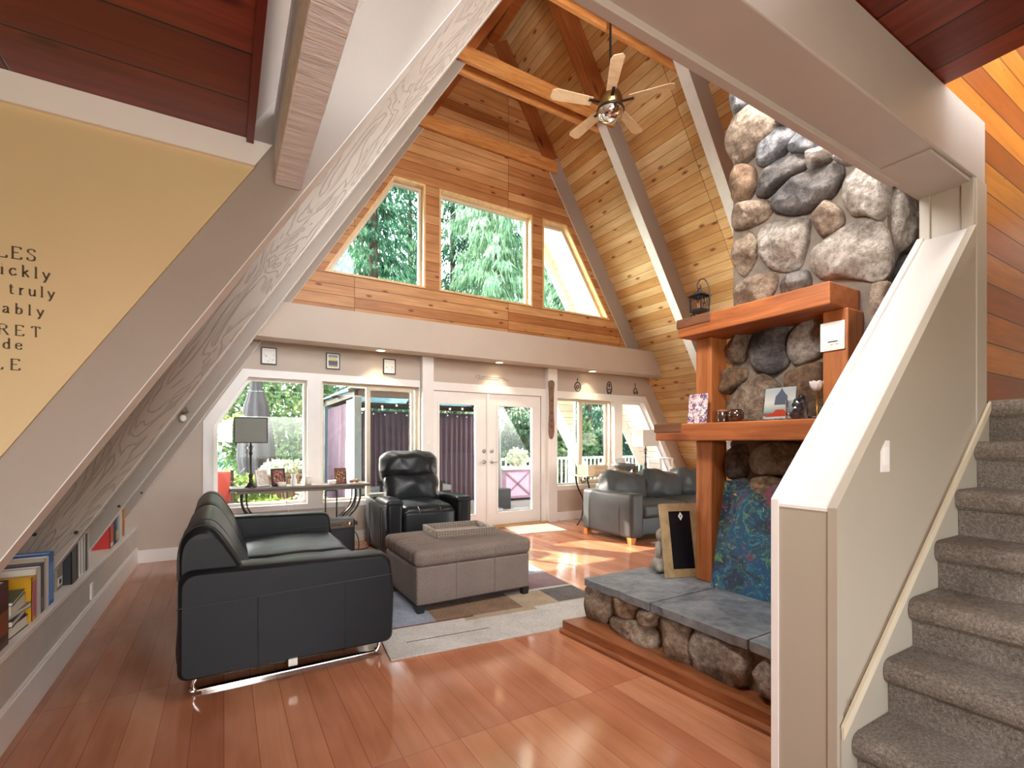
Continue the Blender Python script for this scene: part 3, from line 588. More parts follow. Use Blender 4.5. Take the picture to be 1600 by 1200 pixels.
# ------------------------------------------------------------------ recliner
rec = thing('recliner', (2.06, 5.85, 0), 'black leather recliner with wide storage arms in front of the sliding window', 'recliner')
m = M(); m.soft((2.06, 5.86, .24), (.62, .85, .40), .03, 4); m.build('base', m_lea, rec)
m = M(); m.soft((2.06, 5.68, .475), (.64, .70, .17), .07, 8, (0, .01, .05), None, .014, 5, 3)
m.soft((2.06, 5.335, .30), (.635, .10, .42), .04, 6, (0, .03, .0), None, .006, 6, 7); o = m.build('seat_cushion', m_lea2, rec)
m_st = plain('light_stitching', '#5b5d5e', .6)
for x in (1.93, 2.19): M().tube(spline([(x, 5.282, .12), (x, 5.272, .3), (x, 5.285, .47), (x, 5.36, .55), (x, 5.6, .597), (x, 5.8, .60)], 4), .0035, 6).build('seam', m_st, o)
tl = Matrix.Rotation(R(-14), 3, 'X')
m = M(); m.soft((2.07, 6.0, .70), (.70, .24, .46), .10, 10, (0, .055, 0), tl, .028, 7, 1); o = m.build('backrest', m_lea2, rec)
m = M(); m.soft((2.06, 6.075, .985), (.735, .27, .40), .125, 10, (.02, .07, .01), tl, .028, 7, 2); o2 = m.build('headrest_pillow', m_lea2, rec)
for x in (1.94, 2.18): M().tube(spline([(x, 5.875, .60), (x, 5.845, .72), (x, 5.885, .84)], 4), .003, 6).build('seam', m_black, o); M().tube(spline([(x, 5.935, .86), (x, 5.885, .98), (x, 5.955, 1.12)], 4), .003, 6).build('seam', m_black, o2)
for sx, x in ((-1, 1.645), (1, 2.495)):
    m = M(); m.soft((x, 5.79, .32), (.19, .98, .61), .045, 5, (.0, .0, .0), None, .006, 5, x); o = m.build('armrest', m_lea, rec)
    m = M(); m.soft((x, 5.54, .612), (.20, .50, .07), .033, 5, (0, 0, .012), None, .006, 6, x); m.build('arm_pad', m_lea2, rec)
    if sx < 0:
        s = M(); s.lathe((x - .01, 5.62, .652), [(.045, 0), (.045, .006), (.036, .006), (.034, .001)], 18); s.build('cup_holder', m_black, o)
        s = M(); s.box(x - .085, x + .07, 5.90, 6.2, .622, .636); s.build('storage_lid', m_lea, o, .004)
        for yy in (5.46, 5.56, 6.05): M().tube([(x - .096, yy, .06), (x - .097, yy, .55)], .003, 6).build('seam', m_black, o)
m = M(); m.tube(spline([(1.58, 6.1, .02), (1.50, 5.98, .008), (1.42, 5.96, .008), (1.34, 6.0, .008)], 5), .006, 6); o = m.build('power_cord', m_black); tag(o, 'black power cord on the floor behind the recliner', 'cord')
# ------------------------------------------------------------------ console by the left window and what stands on it
m_ctop = timber('dark_console_top', '#4a4037', '#6d6054', .3, (4, 20, 20), False)
con = thing('console_table', (.80, 6.15, 0), 'dark console table with curved iron legs behind the loveseat', 'table')
m = M(); m.box(.05, 1.55, 5.98, 6.32, .765, .80); m.build('tabletop', m_ctop, con, .008); m = M(); m.box(.12, 1.48, 6.0, 6.3, .735, .765); m.build('apron', m_ctop, con)
for x, d in ((.17, 1), (1.43, -1)):
    for yy in (6.03, 6.27):
        m = M(); m.tube(spline([(x, yy, .74), (x + d * .0, yy, .62), (x + d * .05, yy, .50), (x + d * .16, yy, .38), (x + d * .24, yy, .25), (x + d * .22, yy, .10), (x + d * .12, yy, .012)], 6), .013, 8)
        m.tube(spline([(x + d * .045, yy, .74), (x + d * .05, yy, .60), (x + d * .10, yy, .49), (x + d * .20, yy, .38)], 5), .007, 6); m.build('leg', m_dkmetal, con)
m = M(); m.bar((.38, 6.03, .25), (.38, 6.27, .25), .02, .02); m.bar((1.22, 6.03, .25), (1.22, 6.27, .25), .02, .02); m.bar((.38, 6.15, .25), (1.22, 6.15, .25), .02, .02); m.build('stretcher', m_dkmetal, con)
ZC = .80
def table_lamp(x, y, z, sw, sd, sh, zs, lab, shade_col, edge, rz=0):
    r = thing('table_lamp', (x, y, z), lab, 'lamp', None, rz)
    m = M(); m.lathe((0, 0, 0), [(.062, 0), (.062, .012), (.045, .025), (.022, .06), (.016, .10), (.024, .13), (.012, .16), (.010, zs - z - .14), (.022, zs - z - .12), (.010, zs - z - .09), (.018, zs - z - .05), (.008, zs - z - .02), (.008, zs - z + sh * .9)], 16); m.build('lamp_base', m_dkmetal, r, world=False)
    m = M(); m.ball((0, 0, zs - z - .06), (.035, .035, .03), 14); m.build('crystal_ball', glass_mat('crystal', (.9, .9, .9), 3), r, world=False)
    a = [(-sw / 2, -sd / 2), (sw / 2, -sd / 2), (sw / 2, sd / 2), (-sw / 2, sd / 2)]
    o = M().plate(a, [inset(a, .004)], lambda p, q, t: (p, q, t), zs - z, zs - z + sh).build('lamp_shade', plain('shade_fabric', shade_col, .9), r, world=False)
    if edge:
        s = M()
        for zz in (zs - z - .003, zs - z + sh - .007): s.plate(inset(a, -.003), [inset(a, .005)], lambda p, q, t: (p, q, t), zz, zz + .011)
        for p, q in a: s.box(p - .005, p + .005, q - .005, q + .005, zs - z, zs - z + sh)
        s.build('shade_trim', m_black, o, world=False)
    return r
table_lamp(.255, 6.08, ZC, .315, .20, .275, 1.293, 'table lamp with a rectangular grey shade edged in black', '#8b8d86', True)
def picture_frame(name, c, wd, ht, col, pic, lab, lean=10, rz=0, cat='picture frame', grp=None, fw=.016, stand=True):
    r = thing(name, c, lab, cat, grp, R(rz)); L = Matrix.Rotation(R(-lean), 4, 'X')
    o = [(-wd / 2, 0), (wd / 2, 0), (wd / 2, ht), (-wd / 2, ht)]
    m = M(); m.T = L; m.plate(o, [inset(o, fw)], fxy, -.012, .008); m.build('frame', col, r, .002, world=False)
    m = M(); m.T = L; m.plate(inset(o, fw - .002), [], fxy, -.004, .006, 0, lambda a, b: (a / wd + .5, b / ht)); m.build('picture', pic, r, world=False)
    if stand: m = M(); m.T = L; m.hexa([(-.02, .008, ht * .0 + .01), (.02, .008, .01), (.02, .07, .0), (-.02, .07, .0), (-.02, .008, ht * .7), (.02, .008, ht * .7), (.02, .012, ht * .7), (-.02, .012, ht * .7)]); m.build('easel_back', m_black, r, world=False)
    return r
def art(name, stops, sc=6, det=5, dist=1.5, rough=.5, which='UV', bands=False):
    m = NT(name); v = m.tc(which); f = m.noise(v, sc, det, .6, dist)
    if bands:
        sp = m.n('ShaderNodeSeparateXYZ'); m.l(v, sp.inputs[0]); f = m.math('ADD', sp.outputs[1], m.math('MULTIPLY', m.math('SUBTRACT', f, .5), .12))
    m.base(m.ramp(f, stops, 'LINEAR')); m.set(Roughness=rough); return m.m
m_fam = art('family_photo', [(.35, C('#3a2a28')), (.7, C('#c9b8a6')), (.5, C('#8c3f33'))], 7, 4, .6); m_fam2 = art('group_photo', [(.36, C('#2e1611')), (.68, C('#e0b878')), (.52, C('#6e3320'))], 8, 4, .5)
m_pal = art('pale_photo', [(.3, C('#b9ab9b')), (.7, C('#f0ebe2'))], 6, 3, .5)
picture_frame('photo_frame', PY(6.12, 436, 757).to_tuple()[:2] + (ZC,), .155, .20, m_black, m_fam, 'dark framed family photo leaning on the console by the lamp', 12, 20)
picture_frame('photo_frame', PY(6.16, 411, 757).to_tuple()[:2] + (ZC,), .15, .19, m_white, m_pal, 'white framed photo half hidden behind the lamp pole', 14, 32)
picture_frame('photo_frame', PY(6.16, 532, 755).to_tuple()[:2] + (ZC,), .15, .185, plain('red_brown_frame', '#6b3a30', .4), m_fam2, 'red-brown framed group photo at the far end of the console', 9, 8)
def put(name, m, mat, lab, cat, grp=None, **k): return tag(m.build(name, mat, **k), lab, cat, grp)
def cup(c, r, h, n=20, th=.004): return [(r * .8, 0), (r, h * .25), (r, h), (r - th, h), (r - th, h * .25), (0, .006)]
p = PY(6.08, 481, 752); t = thing('mug', (p.x, p.y, ZC), 'picture mug standing on the console between the two windows', 'mug')
M().lathe((0, 0, 0), [(.036, 0), (.038, .01), (.038, .095), (.034, .095), (.034, .01), (0, .008)], 20).build('mug_body', art('mug_print', [(.4, C('#e8e2da')), (.6, C('#8d6548'))], 3, 2, .3, .3, 'Object'), t, world=False)
M().tube(spline([(-.036, 0, .08), (-.062, 0, .07), (-.064, 0, .04), (-.037, 0, .022)], 5), .005, 8).build('handle', m_white, t, world=False)
m_cry = glass_mat('clear_crystal', (.95, .95, .95), 4)
for u, l in ((440, 'clear glass candle cup in front of the family photo'), (519, 'clear glass candle cup in front of the group photo')):
    p = PY(6.03, u, 757); put('candle_cup', M().lathe((p.x, p.y, ZC), [(.03, 0), (.045, .01), (.048, .05), (.042, .05), (.038, .012), (0, .01)], 18), plain('frosted_glass', '#e9e4dc', .2), l, 'candle holder')
p = PY(6.12, 459, 755); put('glass_vase', M().lathe((p.x, p.y, ZC), [(.03, 0), (.032, .06), (.02, .10), (.028, .13), (.024, .13), (.016, .1), (.026, .01), (0, .008)], 18), plain('white_vase_glaze', '#e6e6e2', .25), 'small pale vase beside the mug', 'vase')
p = PY(6.10, 553, 755); m = M()
random.seed(4)
for i in range(9): m.ball((p.x + random.uniform(-.05, .05), p.y + random.uniform(-.03, .03), ZC + .02 + random.uniform(0, .014)), (.03, .02, .018), 8)
tag(put('driftwood_ornament', m, plain('brown_ornament', '#9a6a42', .6, var=.3, sc=30), 'small brown ornament at the far end of the console', 'ornament'), kind='thing')
# karaoke amplifier on wheels
amp = thing('rolling_amplifier', (1.14, 5.78, 0), 'black rolling speaker with raised trolley handle beside the console', 'speaker')
m = M(); m.box(.99, 1.285, 5.66, 5.9, .03, .43); m.build('cabinet', m_black, amp, .012)
m = M(); m.box(1.005, 1.27, 5.648, 5.662, .335, .415); o = m.build('control_panel', plain('brown_panel', '#5b4a3c', .4), amp, .004)
for x in (1.03, 1.06, 1.09, 1.12): M().box(x, x + .018, 5.64, 5.65, .365, .383).build('button', m_black, o)
s = M(); s.T = Matrix.Translation((1.225, 5.648, .375)) @ Matrix.Rotation(R(90), 4, 'X'); s.lathe((0, 0, 0), [(.028, 0), (.026, .012), (0, .013)], 18); s.build('knob', m_metal, o)
m = M(); m.box(1.012, 1.262, 5.65, 5.664, .05, .32); m.build('grille', plain('speaker_grille', '#20242b', .7, bump=.8, bsc=300), amp, .006)
m = M(); m.tube([(1.0, 5.86, .42), (1.0, 5.86, .73), (1.015, 5.86, .745), (1.11, 5.86, .745), (1.125, 5.86, .73), (1.125, 5.86, .42)], .009, 8); m.build('trolley_handle', m_black, amp)
m = M(); m.box(1.285, 1.325, 5.70, 5.86, .35, .39); m.build('side_handle', m_black, amp, .006)
for x in (1.005, 1.27):
    m = M(); m.T = Matrix.Translation((x - .012, 5.85, .032)) @ Matrix.Rotation(R(90), 4, 'Y'); m.lathe((0, 0, 0), [(.031, 0), (.031, .024)], 16); m.build('wheel', m_black, amp)
m = M(); m.box(1.0, 1.28, 5.67, 5.69, .0, .03); m.build('foot', m_black, amp)
m = M(); m.tube(spline([(1.29, 5.8, .28), (1.33, 5.75, .22), (1.345, 5.72, .12), (1.33, 5.7, .03), (1.36, 5.66, .007), (1.45, 5.62, .007)], 5), .006, 6); tag(m.build('audio_cable', m_black), 'black cable curling from the rolling speaker to the floor', 'cable')
m = M(); m.tube(spline([(.62, 6.30, .735), (.66, 6.42, .5), (.73, 6.45, .3), (.76, 6.46, .2)], 5), .004, 6); tag(m.build('lamp_cord', m_white), 'thin white lamp cord hanging behind the console', 'cord')
# ------------------------------------------------------------------ grey sofa on the far right
s2 = thing('leather_sofa', (5.7, 5.0, 0), 'charcoal leather three-seat sofa with loose back cushions under the right windows', 'sofa')
m = M(); m.soft((4.52, 4.94, .355), (.235, .98, .57), .05, 6, (.02, 0, .0), None, .004, 4); o = m.build('armrest', m_leag, s2)
for yy in (4.66, 5.26): M().tube(spline([(4.402, yy, .08), (4.385, yy, .35), (4.405, yy, .6)], 4), .003, 6).build('seam', m_black, o)
m = M(); m.soft((7.25, 4.94, .355), (.235, .98, .57), .05, 5); m.build('armrest', m_leag, s2)
m = M(); m.soft((5.885, 4.97, .20), (2.5, .90, .24), .03, 5); m.build('seat_frame', m_leag, s2)
m = M(); m.soft((5.885, 5.36, .42), (2.5, .16, .60), .06, 6); m.build('back_frame', m_leag, s2)
for k in range(3):
    x = 5.05 + .835 * k; m = M(); m.soft((x, 4.82, .40), (.82, .74, .17), .05, 7, (0, 0, .03), None, .006, 5, k); m.build('seat_cushion', m_leag, s2)
for k in range(3):
    x = 4.95 + .74 * k; m = M(); m.soft((x, 5.17, .645), (.76, .25, .43), .085, 9, (0, .06, .02), Matrix.Rotation(R(-14), 3, 'X') @ Matrix.Rotation(R(8), 3, 'Y'), .03, 7, k * 5); m.build('back_cushion', m_leag, s2)
m_leg = timber('honey_oak_leg', '#b06a2b', '#cf8a45', .4)
for x, y in ((4.46, 4.51), (4.46, 5.37), (7.3, 4.51), (7.3, 5.37)):
    m = M(); m.hexa([(x - .035, y - .03, .009 if y < 5 and x > 5 else .0), (x + .035, y - .03, 0), (x + .035, y + .03, 0), (x - .035, y + .03, 0), (x - .045, y - .04, .085), (x + .045, y - .04, .085), (x + .045, y + .04, .085), (x - .045, y + .04, .085)]); m.build('leg', m_leg, s2)
# console behind that sofa
con2 = thing('sofa_console', (5.6, 5.78, 0), 'light-topped iron console behind the charcoal sofa', 'table')
m = M(); m.box(4.63, 6.55, 5.60, 5.96, .775, .80); m.build('tabletop', timber('light_console_top', '#b58f66', '#d8b78c', .4, (4, 20, 20), False), con2, .005)
for x, d in ((4.72, 1), (6.46, -1)):
    for yy in (5.64, 5.92): M().tube(spline([(x - d * .05, yy, .77), (x, yy, .6), (x + d * .1, yy, .4), (x + d * .08, yy, .15), (x - d * .02, yy, .012)], 6), .012, 8).build('leg', m_dkmetal, con2)
M().bar((4.82, 5.78, .4), (6.36, 5.78, .4), .02, .02).build('stretcher', m_dkmetal, con2)
m = M(); m.tube(spline([(4.60, 5.66, .79), (4.57, 5.66, .74), (4.60, 5.66, .70), (4.66, 5.66, .72), (4.65, 5.66, .76)], 5), .008, 6); m.build('scroll', m_dkmetal, con2)
table_lamp(6.1, 5.84, .80, .36, .24, .27, 1.235, 'table lamp with a plain off-white shade behind the charcoal sofa', '#e6e1d8', False)
m = M(); m.box(4.84, 5.15, 5.70, 5.90, .80, .93); t = thing('wooden_box', (4.99, 5.8, .80), 'pale wooden box on the console behind the charcoal sofa', 'box')
m_box = timber('pale_box_wood', '#c9a57c', '#e3c8a3', .5, (4, 20, 20), False)
M().box(4.87, 5.13, 5.70, 5.90, .80, .905).build('box_body', m_box, t, .004); M().box(4.865, 5.135, 5.695, 5.905, .907, .945).build('lid', m_box, t, .004)
put('paper_box', M().box(4.72, 4.86, 5.68, 5.9, .80, .95), plain('kraft_board', '#d9c4a4', .7), 'tall tan box left of the pale wooden box', 'box', bevel=.004)
m = M(); m.lathe((5.52, 5.76, .80), [(.07, 0), (.10, .02), (.17, .10), (.205, .16), (.195, .16), (.16, .10), (.09, .03), (0, .02)], 26); put('stone_bowl', m, plain('grey_bowl', '#6f6b68', .5, var=.25, sc=14), 'dark grey wide bowl on the console behind the charcoal sofa', 'bowl')
for x, hgt, c, l, rr in ((5.24, .17, '#efe9df', 'white pillar candle beside the dark bowl', .035), (5.31, .13, '#d8d2c8', 'short grey candle beside the dark bowl', .03), (5.80, .11, '#6a4f35', 'brown jar right of the dark bowl', .045), (5.92, .12, '#3f7c7c', 'teal jar beside the brown jar', .03)):
    m = M(); m.lathe((x, 5.78, .80), [(rr, 0), (rr, hgt), (rr * .5, hgt + .004), (0, hgt + .002)], 16); put('jar' if 'jar' in l else 'pillar_candle', m, plain('candle' + c[1:], c, .5), l, 'jar' if 'jar' in l else 'candle')
put('flat_book', M().box(5.93, 6.03, 5.64, 5.80, .80, .815).box(5.9, 6.35, 5.62, 5.82, .80, .812), plain('dark_tray_lacquer', '#33261f', .4), 'flat dark tray under the off-white lamp', 'tray', bevel=.003)
for (x, y, z, wd, h, l, pm) in ((5.62, 5.93, .80, .24, .19, 'white framed photo behind the dark bowl', m_pal), (5.72, 5.95, .99, .24, .13, 'small photo strip above the white framed photo', m_fam)):
    if z < .9: picture_frame('photo_frame', (x, y, z), wd, h + .06, m_white, pm, l, 6, 0)
# white stool / little stand by the wall, right
t = thing('white_metal_stand', (6.75, 6.1, 0), 'white metal plant stand beyond the charcoal sofa', 'stand')
for x, y in ((6.6, 5.98), (6.92, 5.98), (6.6, 6.25), (6.92, 6.25)): M().box(x - .012, x + .012, y - .012, y + .012, 0, 1.0).build('leg', m_white, t)
M().box(6.585, 6.935, 5.965, 6.265, 1.0, 1.02).build('top', m_white, t); M().box(6.6, 6.92, 5.98, 6.25, .70, .715).build('shelf', m_white, t)
# ------------------------------------------------------------------ rugs
def fab(n, a, b): return fabric(n, a, b, 120, 1.0, .98, 4)
rm = [fab('rug_pale', '#a5a29d', '#d0cdc7'), fab('rug_blue_grey', '#6f7684', '#9aa2b0'), fab('rug_rust_brown', '#6a5546', '#957c66'), fab('rug_charcoal', '#4d4a4a', '#74706e'), fab('rug_red_line', '#5c2a2a', '#7c3d3a'), fab('rug_tan', '#94846f', '#b5a48d'), fab('rug_mauve', '#6d5a5c', '#8c7678')]
rz = R(-5.5); m = M()
def rr(a0, a1, b0, b1, k): m.box(a0, a1, b0, b1, 0.001, .011, k)
rr(0, 1.78, 0, .20, 0); rr(0, .14, .20, .225, 0); rr(.14, .72, .20, .212, 3); rr(.14, .72, .212, .225, 0); rr(.72, 1.78, .20, .225, 0); rr(0, 1.78, .225, .40, 0); rr(.62, 1.2, .40, .46, 5); rr(1.2, 1.78, .40, .46, 0)
rr(0, .62, .40, .46, 0); rr(0, .70, .46, .48, 4); rr(.70, 1.78, .46, .48, 5)
rr(0, .42, .48, 1.3, 1); rr(.42, 1.12, .48, .82, 2); rr(1.12, 1.44, .48, .80, 5); rr(1.44, 1.78, .48, .82, 3); rr(.42, 1.12, .82, 1.3, 6); rr(1.12, 1.78, .82, .86, 0); rr(1.12, 1.78, .86, 1.3, 6); rr(0, .9, 1.3, 2.3, 3); rr(.9, 1.78, 1.3, 2.3, 1)
rug = m.build('area_rug', rm, org=(0, 0, 0)); rug.location = (.85, 2.83, 0); rug.rotation_euler = (0, 0, rz); tag(rug, 'patterned area rug of pale, rust and blue-grey bands under the ottoman', 'rug')
m = M(); A, B_, C_, D = PZ(.006, 722, 822), PZ(.006, 813, 835), PZ(.006, 886, 829), PZ(.006, 845, 817)
A = Vector((3.42, 6.36, .0)); m.hexa([(3.58, 5.80, .001), (4.34, 5.70, .001), (4.43, 6.33, .001), (3.66, 6.38, .001), (3.58, 5.80, .009), (4.34, 5.70, .009), (4.43, 6.33, .009), (3.66, 6.38, .009)])
put('door_mat', m, fab('cream_woven_mat', '#d9d2c4', '#f0ebe0'), 'cream woven mat inside the French doors', 'rug')
m = M(); m.box(4.72, 7.2, 3.7, 4.44, .001, .009); put('area_rug', m, fab('greige_rug', '#a39a8e', '#beb6aa'), 'plain grey rug in front of the charcoal sofa', 'rug')
# ------------------------------------------------------------------ frames and decals on the window wall
m_ink = art('ink_drawing', [(.30, C('#3a3638')), (.40, C('#ebe8e2'))], 7, 3, 1.0); m_land = art('landscape_print', [(.14, C('#b9a86a')), (.9, C('#3f4f7d')), (.3, C('#3d3a50')), (.52, C('#3a3b4b')), (.56, C('#cfc05e')), (.68, C('#d8d3a2'))], 5, 3, .3, .5, 'UV', True); m_ink2 = art('ink_drawing_two', [(.30, C('#403c3c')), (.4, C('#efece4'))], 8, 3, .8)
for (x, z, pm, l) in ((.465, 2.235, m_ink, 'small black frame with an ink drawing, nearest the rafter'), (1.20, 2.235, m_land, 'small black frame with a blue and yellow landscape'), (1.93, 2.225, m_ink2, 'small black frame with a heart-like ink drawing under the downlight')):
    r = thing('wall_frame', (x, WY - .018, z), l, 'picture frame', 'small black frames above the windows'); o = [(-.085, 0), (.085, 0), (.085, .205), (-.085, .205)]
    M().plate(o, [inset(o, .012)], fxy, -.004, .017).build('frame', m_black, r, .002, world=False)
    M().plate(inset(o, .011), [inset(o, .028)], fxy, .004, .015).build('mat_board', m_paper, r, world=False)
    M().plate(inset(o, .027), [], fxy, .006, .014, 0, lambda a, b: (a / .17 + .5, b / .2)).build('picture', pm, r, world=False)
m_dec = plain('dark_decal', '#4a4543', .7)
def ring(m, cx, cz, rx, rz_, r, n=22): m.tube([(cx + rx * math.cos(2 * math.pi * k / n), WY - .006, cz + rz_ * math.sin(2 * math.pi * k / n)) for k in range(n)], r, 6, 0, False, True)
m = M(); ring(m, 5.175, 2.245, .062, .075, .009); ring(m, 5.175, 2.24, .03, .03, .007); m.tube([(5.15, WY - .006, 2.30), (5.17, WY - .006, 2.34), (5.17, WY - .006, 2.365)], .006, 6); m.ball((5.17, WY - .008, 2.375), (.014, .006, .014), 10); m.tube([(5.14, WY - .006, 2.25), (5.21, WY - .006, 2.23)], .006, 6)
put('wall_ornament', m, m_dec, 'round dark wall ornament nearest the paddle', 'wall ornament')
m = M(); ring(m, 5.885, 2.26, .055, .115, .010); m.ball((5.885, WY - .006, 2.31), (.022, .008, .04), 10); m.tube([(5.83, WY - .006, 2.24), (5.94, WY - .006, 2.24)], .012, 6); m.tube([(5.85, WY - .006, 2.21), (5.885, WY - .006, 2.17), (5.92, WY - .006, 2.21)], .010, 6)
put('wall_ornament', m, m_dec, 'oval dark wall ornament between the other two', 'wall ornament')
m = M(); m.tube(spline([(6.49, WY - .006, 2.19), (6.485, WY - .006, 2.25), (6.52, WY - .006, 2.30), (6.565, WY - .006, 2.25), (6.585, WY - .006, 2.2)], 4), .009, 6); m.tube([(6.52, WY - .006, 2.30), (6.515, WY - .006, 2.36)], .007, 6); m.ball((6.515, WY - .006, 2.37), (.012, .006, .02), 8)
for x in (6.505, 6.535, 6.565): m.tube([(x, WY - .006, 2.235), (x, WY - .006, 2.185)], .008, 6)
put('wall_ornament', m, m_dec, 'hand-shaped dark wall ornament nearest the pine ceiling', 'wall ornament')
m = M(); z = 2.275
def squig(x0, x1, z, amp, r):
    n = int((x1 - x0) / .008); m.tube([(x0 + (x1 - x0) * k / n, WY - .004, z + amp * math.sin(k * 1.7) * (.6 + .4 * math.sin(k * .37))) for k in range(n + 1)], r, 5)
squig(3.33, 3.76, 2.292, .010, .0026); squig(3.32, 3.66, 2.262, .009, .0026); m.tube(spline([(3.24, WY - .004, 2.27), (3.27, WY - .004, 2.31), (3.31, WY - .004, 2.30), (3.28, WY - .004, 2.25), (3.33, WY - .004, 2.26)], 6), .003, 5); m.tube(spline([(3.72, WY - .004, 2.275), (3.77, WY - .004, 2.262), (3.81, WY - .004, 2.27), (3.8, WY - .004, 2.25)], 6), .003, 5)
put('cursive_wall_decal', m, plain('grey_brown_decal', '#8a7d72', .7), 'cursive lettering decal above the French doors', 'wall decal')
pd = thing('decorative_paddle', (4.545, WY - .125, 1.35), 'carved brown paddle hanging on the white post', 'paddle')
L = smooth_loop([(-.052, 0, .93), (.052, 0, .93), (.045, 0, .75), (.042, 0, .45), (.055, 0, .2), (.045, 0, .06), (0, 0, 0), (-.045, 0, .06), (-.055, 0, .2), (-.042, 0, .45), (-.045, 0, .75)], 3)
M().prism([(p.x, -.002, p.z) for p in L], (0, .018, 0)).build('blade', plain('weathered_paddle', '#7f6450', .6, var=.25, sc=12), pd, .003, world=False)
m_mot = plain('brick_red_motif', '#7a3d34', .6, var=.3, sc=40)
for zz, rr_ in ((.82, .018), (.62, .02), (.42, .02), (.3, .024), (.2, .026)): M().prism([(rr_ * math.cos(a), -.006, zz + rr_ * math.sin(a)) for a in [k * math.pi / 3 for k in range(6)]], (0, .004, 0)).build('painted_motif', m_mot, pd, world=False)
m = M(); m.box(2.47, 2.53, WY - .012, WY - .0, 1.25, 1.36)
t = thing('light_switch', (2.45, WY - .101, 1.31), 'light switch plate on the white post by the recliner', 'light switch'); M().box(-.036 + .005, .041, -.006, 0, -.057, .057).build('switch_plate', m_white, t, .003, world=False); M().box(-.012, .02, -.009, -.005, -.03, .03).build('rocker', m_paper, t, world=False)
t = thing('stair_light_switch', (2.285, .8498, 1.255), 'white rocker switch on the stair half wall', 'light switch'); q = PY(.85, 1381, 713); t.location = (q.x, .85, q.z); M().box(-.036, .036, -.006, -.0003, -.06, .06).build('switch_plate', m_white, t, .003, world=False); M().box(-.017, .017, -.010, -.004, -.034, .034).build('rocker', m_paper, t, .002, world=False)
t = thing('hanging_ornament', PY(5.03, 286, 640).to_tuple(), 'small pewter bell ornament hanging on the grey rafter above the bookshelf', 'ornament'); M().lathe((0, 0, 0), [(.045, -.02), (.035, -.005), (.02, .03), (.012, .06), (.0, .065)], 16).build('bell', m_metal, t, world=False); M().ball((0, 0, -.075), (.026, .012, .03), 12).build('charm', m_paper, t, world=False); M().tube([(0, 0, .06), (0, .01, .10)], .002, 5).build('hook', m_black, t, world=False); M().tube([(0, 0, -.05), (0, 0, -.02)], .002, 5).build('cord', m_black, t, world=False)
# downlights in the soffit of the header beam
for x, y, l in ((1.76, 6.30, 'recessed downlight above the third small frame'), (3.56, 6.34, 'recessed downlight above the French doors'), (5.36, 6.33, 'recessed downlight above the right windows')):
    t = thing('downlight', (x, y, 2.5), l, 'downlight', 'downlights in the header beam'); M().lathe((0, 0, -.006), [(.075, .006), (.075, 0), (.055, 0), (.052, .006)], 24).build('trim_ring', m_white, t, world=False)
    M().lathe((0, 0, -.004), [(.0, 0), (.05, 0), (.05, .003)], 20).build('bulb', m_lamp, t, world=False)
    ld = bpy.data.lights.new('downlight_spot', 'SPOT'); lo = bpy.data.objects.new('downlight_spot', ld); COL.objects.link(lo); lo.parent = t; lo.location = (0, 0, -.02); ld.energy = 9; ld.color = (1, .85, .6); ld.spot_size = R(100); ld.spot_blend = .5; ld.shadow_soft_size = .04
# ------------------------------------------------------------------ stone fireplace
rocks = [rock('tan_fieldstone', '#75604f', '#94806d', '#b5a390'), rock('pale_fieldstone', '#857a70', '#a79c92', '#c4bbb2'), rock('dark_fieldstone', '#454346', '#655f5d', '#857d77'), rock('brown_fieldstone', '#634c3a', '#866a52', '#a58a70'), rock('blue_grey_fieldstone', '#585b61', '#7a7b7f', '#9a999a')]
m_mort = plain('grey_brown_mortar', '#7d7166', .95, var=.2, sc=14, bump=.6, bsc=40)
fire = thing('stone_fireplace', (2.6, 1.85, 0), 'fieldstone fireplace with chimney, slate hearth and heavy timber mantel', 'fireplace')
def stone(m, pts, nrm, dep, mi, seed):
    n = Vector(nrm).normalized(); L = smooth_loop(pts, 7); c = sum(L, Vector()) / len(L); k = len(L); size = max((p - c).length for p in L)
    rng = random.Random(int(seed * 997)); ax = n.orthogonal().normalized(); ay = n.cross(ax)
    planes = [(1.0 + rng.uniform(-.06, .1), Vector((rng.uniform(-.12, .12), rng.uniform(-.12, .12))))]
    for q in range(8):
        a = q * .785 + rng.uniform(-.35, .35); g = rng.uniform(.5, 1.7); planes.append((1.0 + g * rng.uniform(.10, .66), Vector((math.cos(a), math.sin(a))) * -g))
    rings = (1.0, 1.012, .985, .94, .87, .78, .68, .57, .45, .33, .2, .09); vs = []; o0 = Vector((seed * 5.3, seed * 1.7, 0)); dep = dep * 1.35
    def top(q):
        d = q - c; u = Vector((d.dot(ax), d.dot(ay))) / size; h = min(b_ + gr.dot(u) for b_, gr in planes); o = o0 + q
        return h + noise.noise(o * 8) * .22 + noise.noise(o * 19) * .10 + noise.noise(o * 43) * .05
    for i, s_ in enumerate(rings):
        for p in L:
            q = c + (p - c) * s_ + noise.noise_vector((o0 + c + (p - c) * s_) * 13) * .008 * min(1, s_ * 2); e = (-.35, .16, .5, .78, .93)[i] if i < 5 else 1.0; vs.append(q + n * dep * (e if i == 0 else e * max(.12, top(q))))
    vs.append(c + n * dep * top(c)); fs = []; nr = len(rings)
    for i in range(nr - 1):
        for j in range(k): fs.append((i * k + j, i * k + (j + 1) % k, (i + 1) * k + (j + 1) % k, (i + 1) * k + j))
    b = (nr - 1) * k
    for j in range(k): fs.append((b + j, b + (j + 1) % k, b + k))
    m.add(vs, fs, mi, True)
c1 = lambda x, y: (980 + .3875 * x, 60 + .3875 * y); c2 = lambda x, y: (1000 + .275 * x, 400 + .275 * y); c3 = lambda x, y: (860 + .408 * x, 650 + .408 * y)
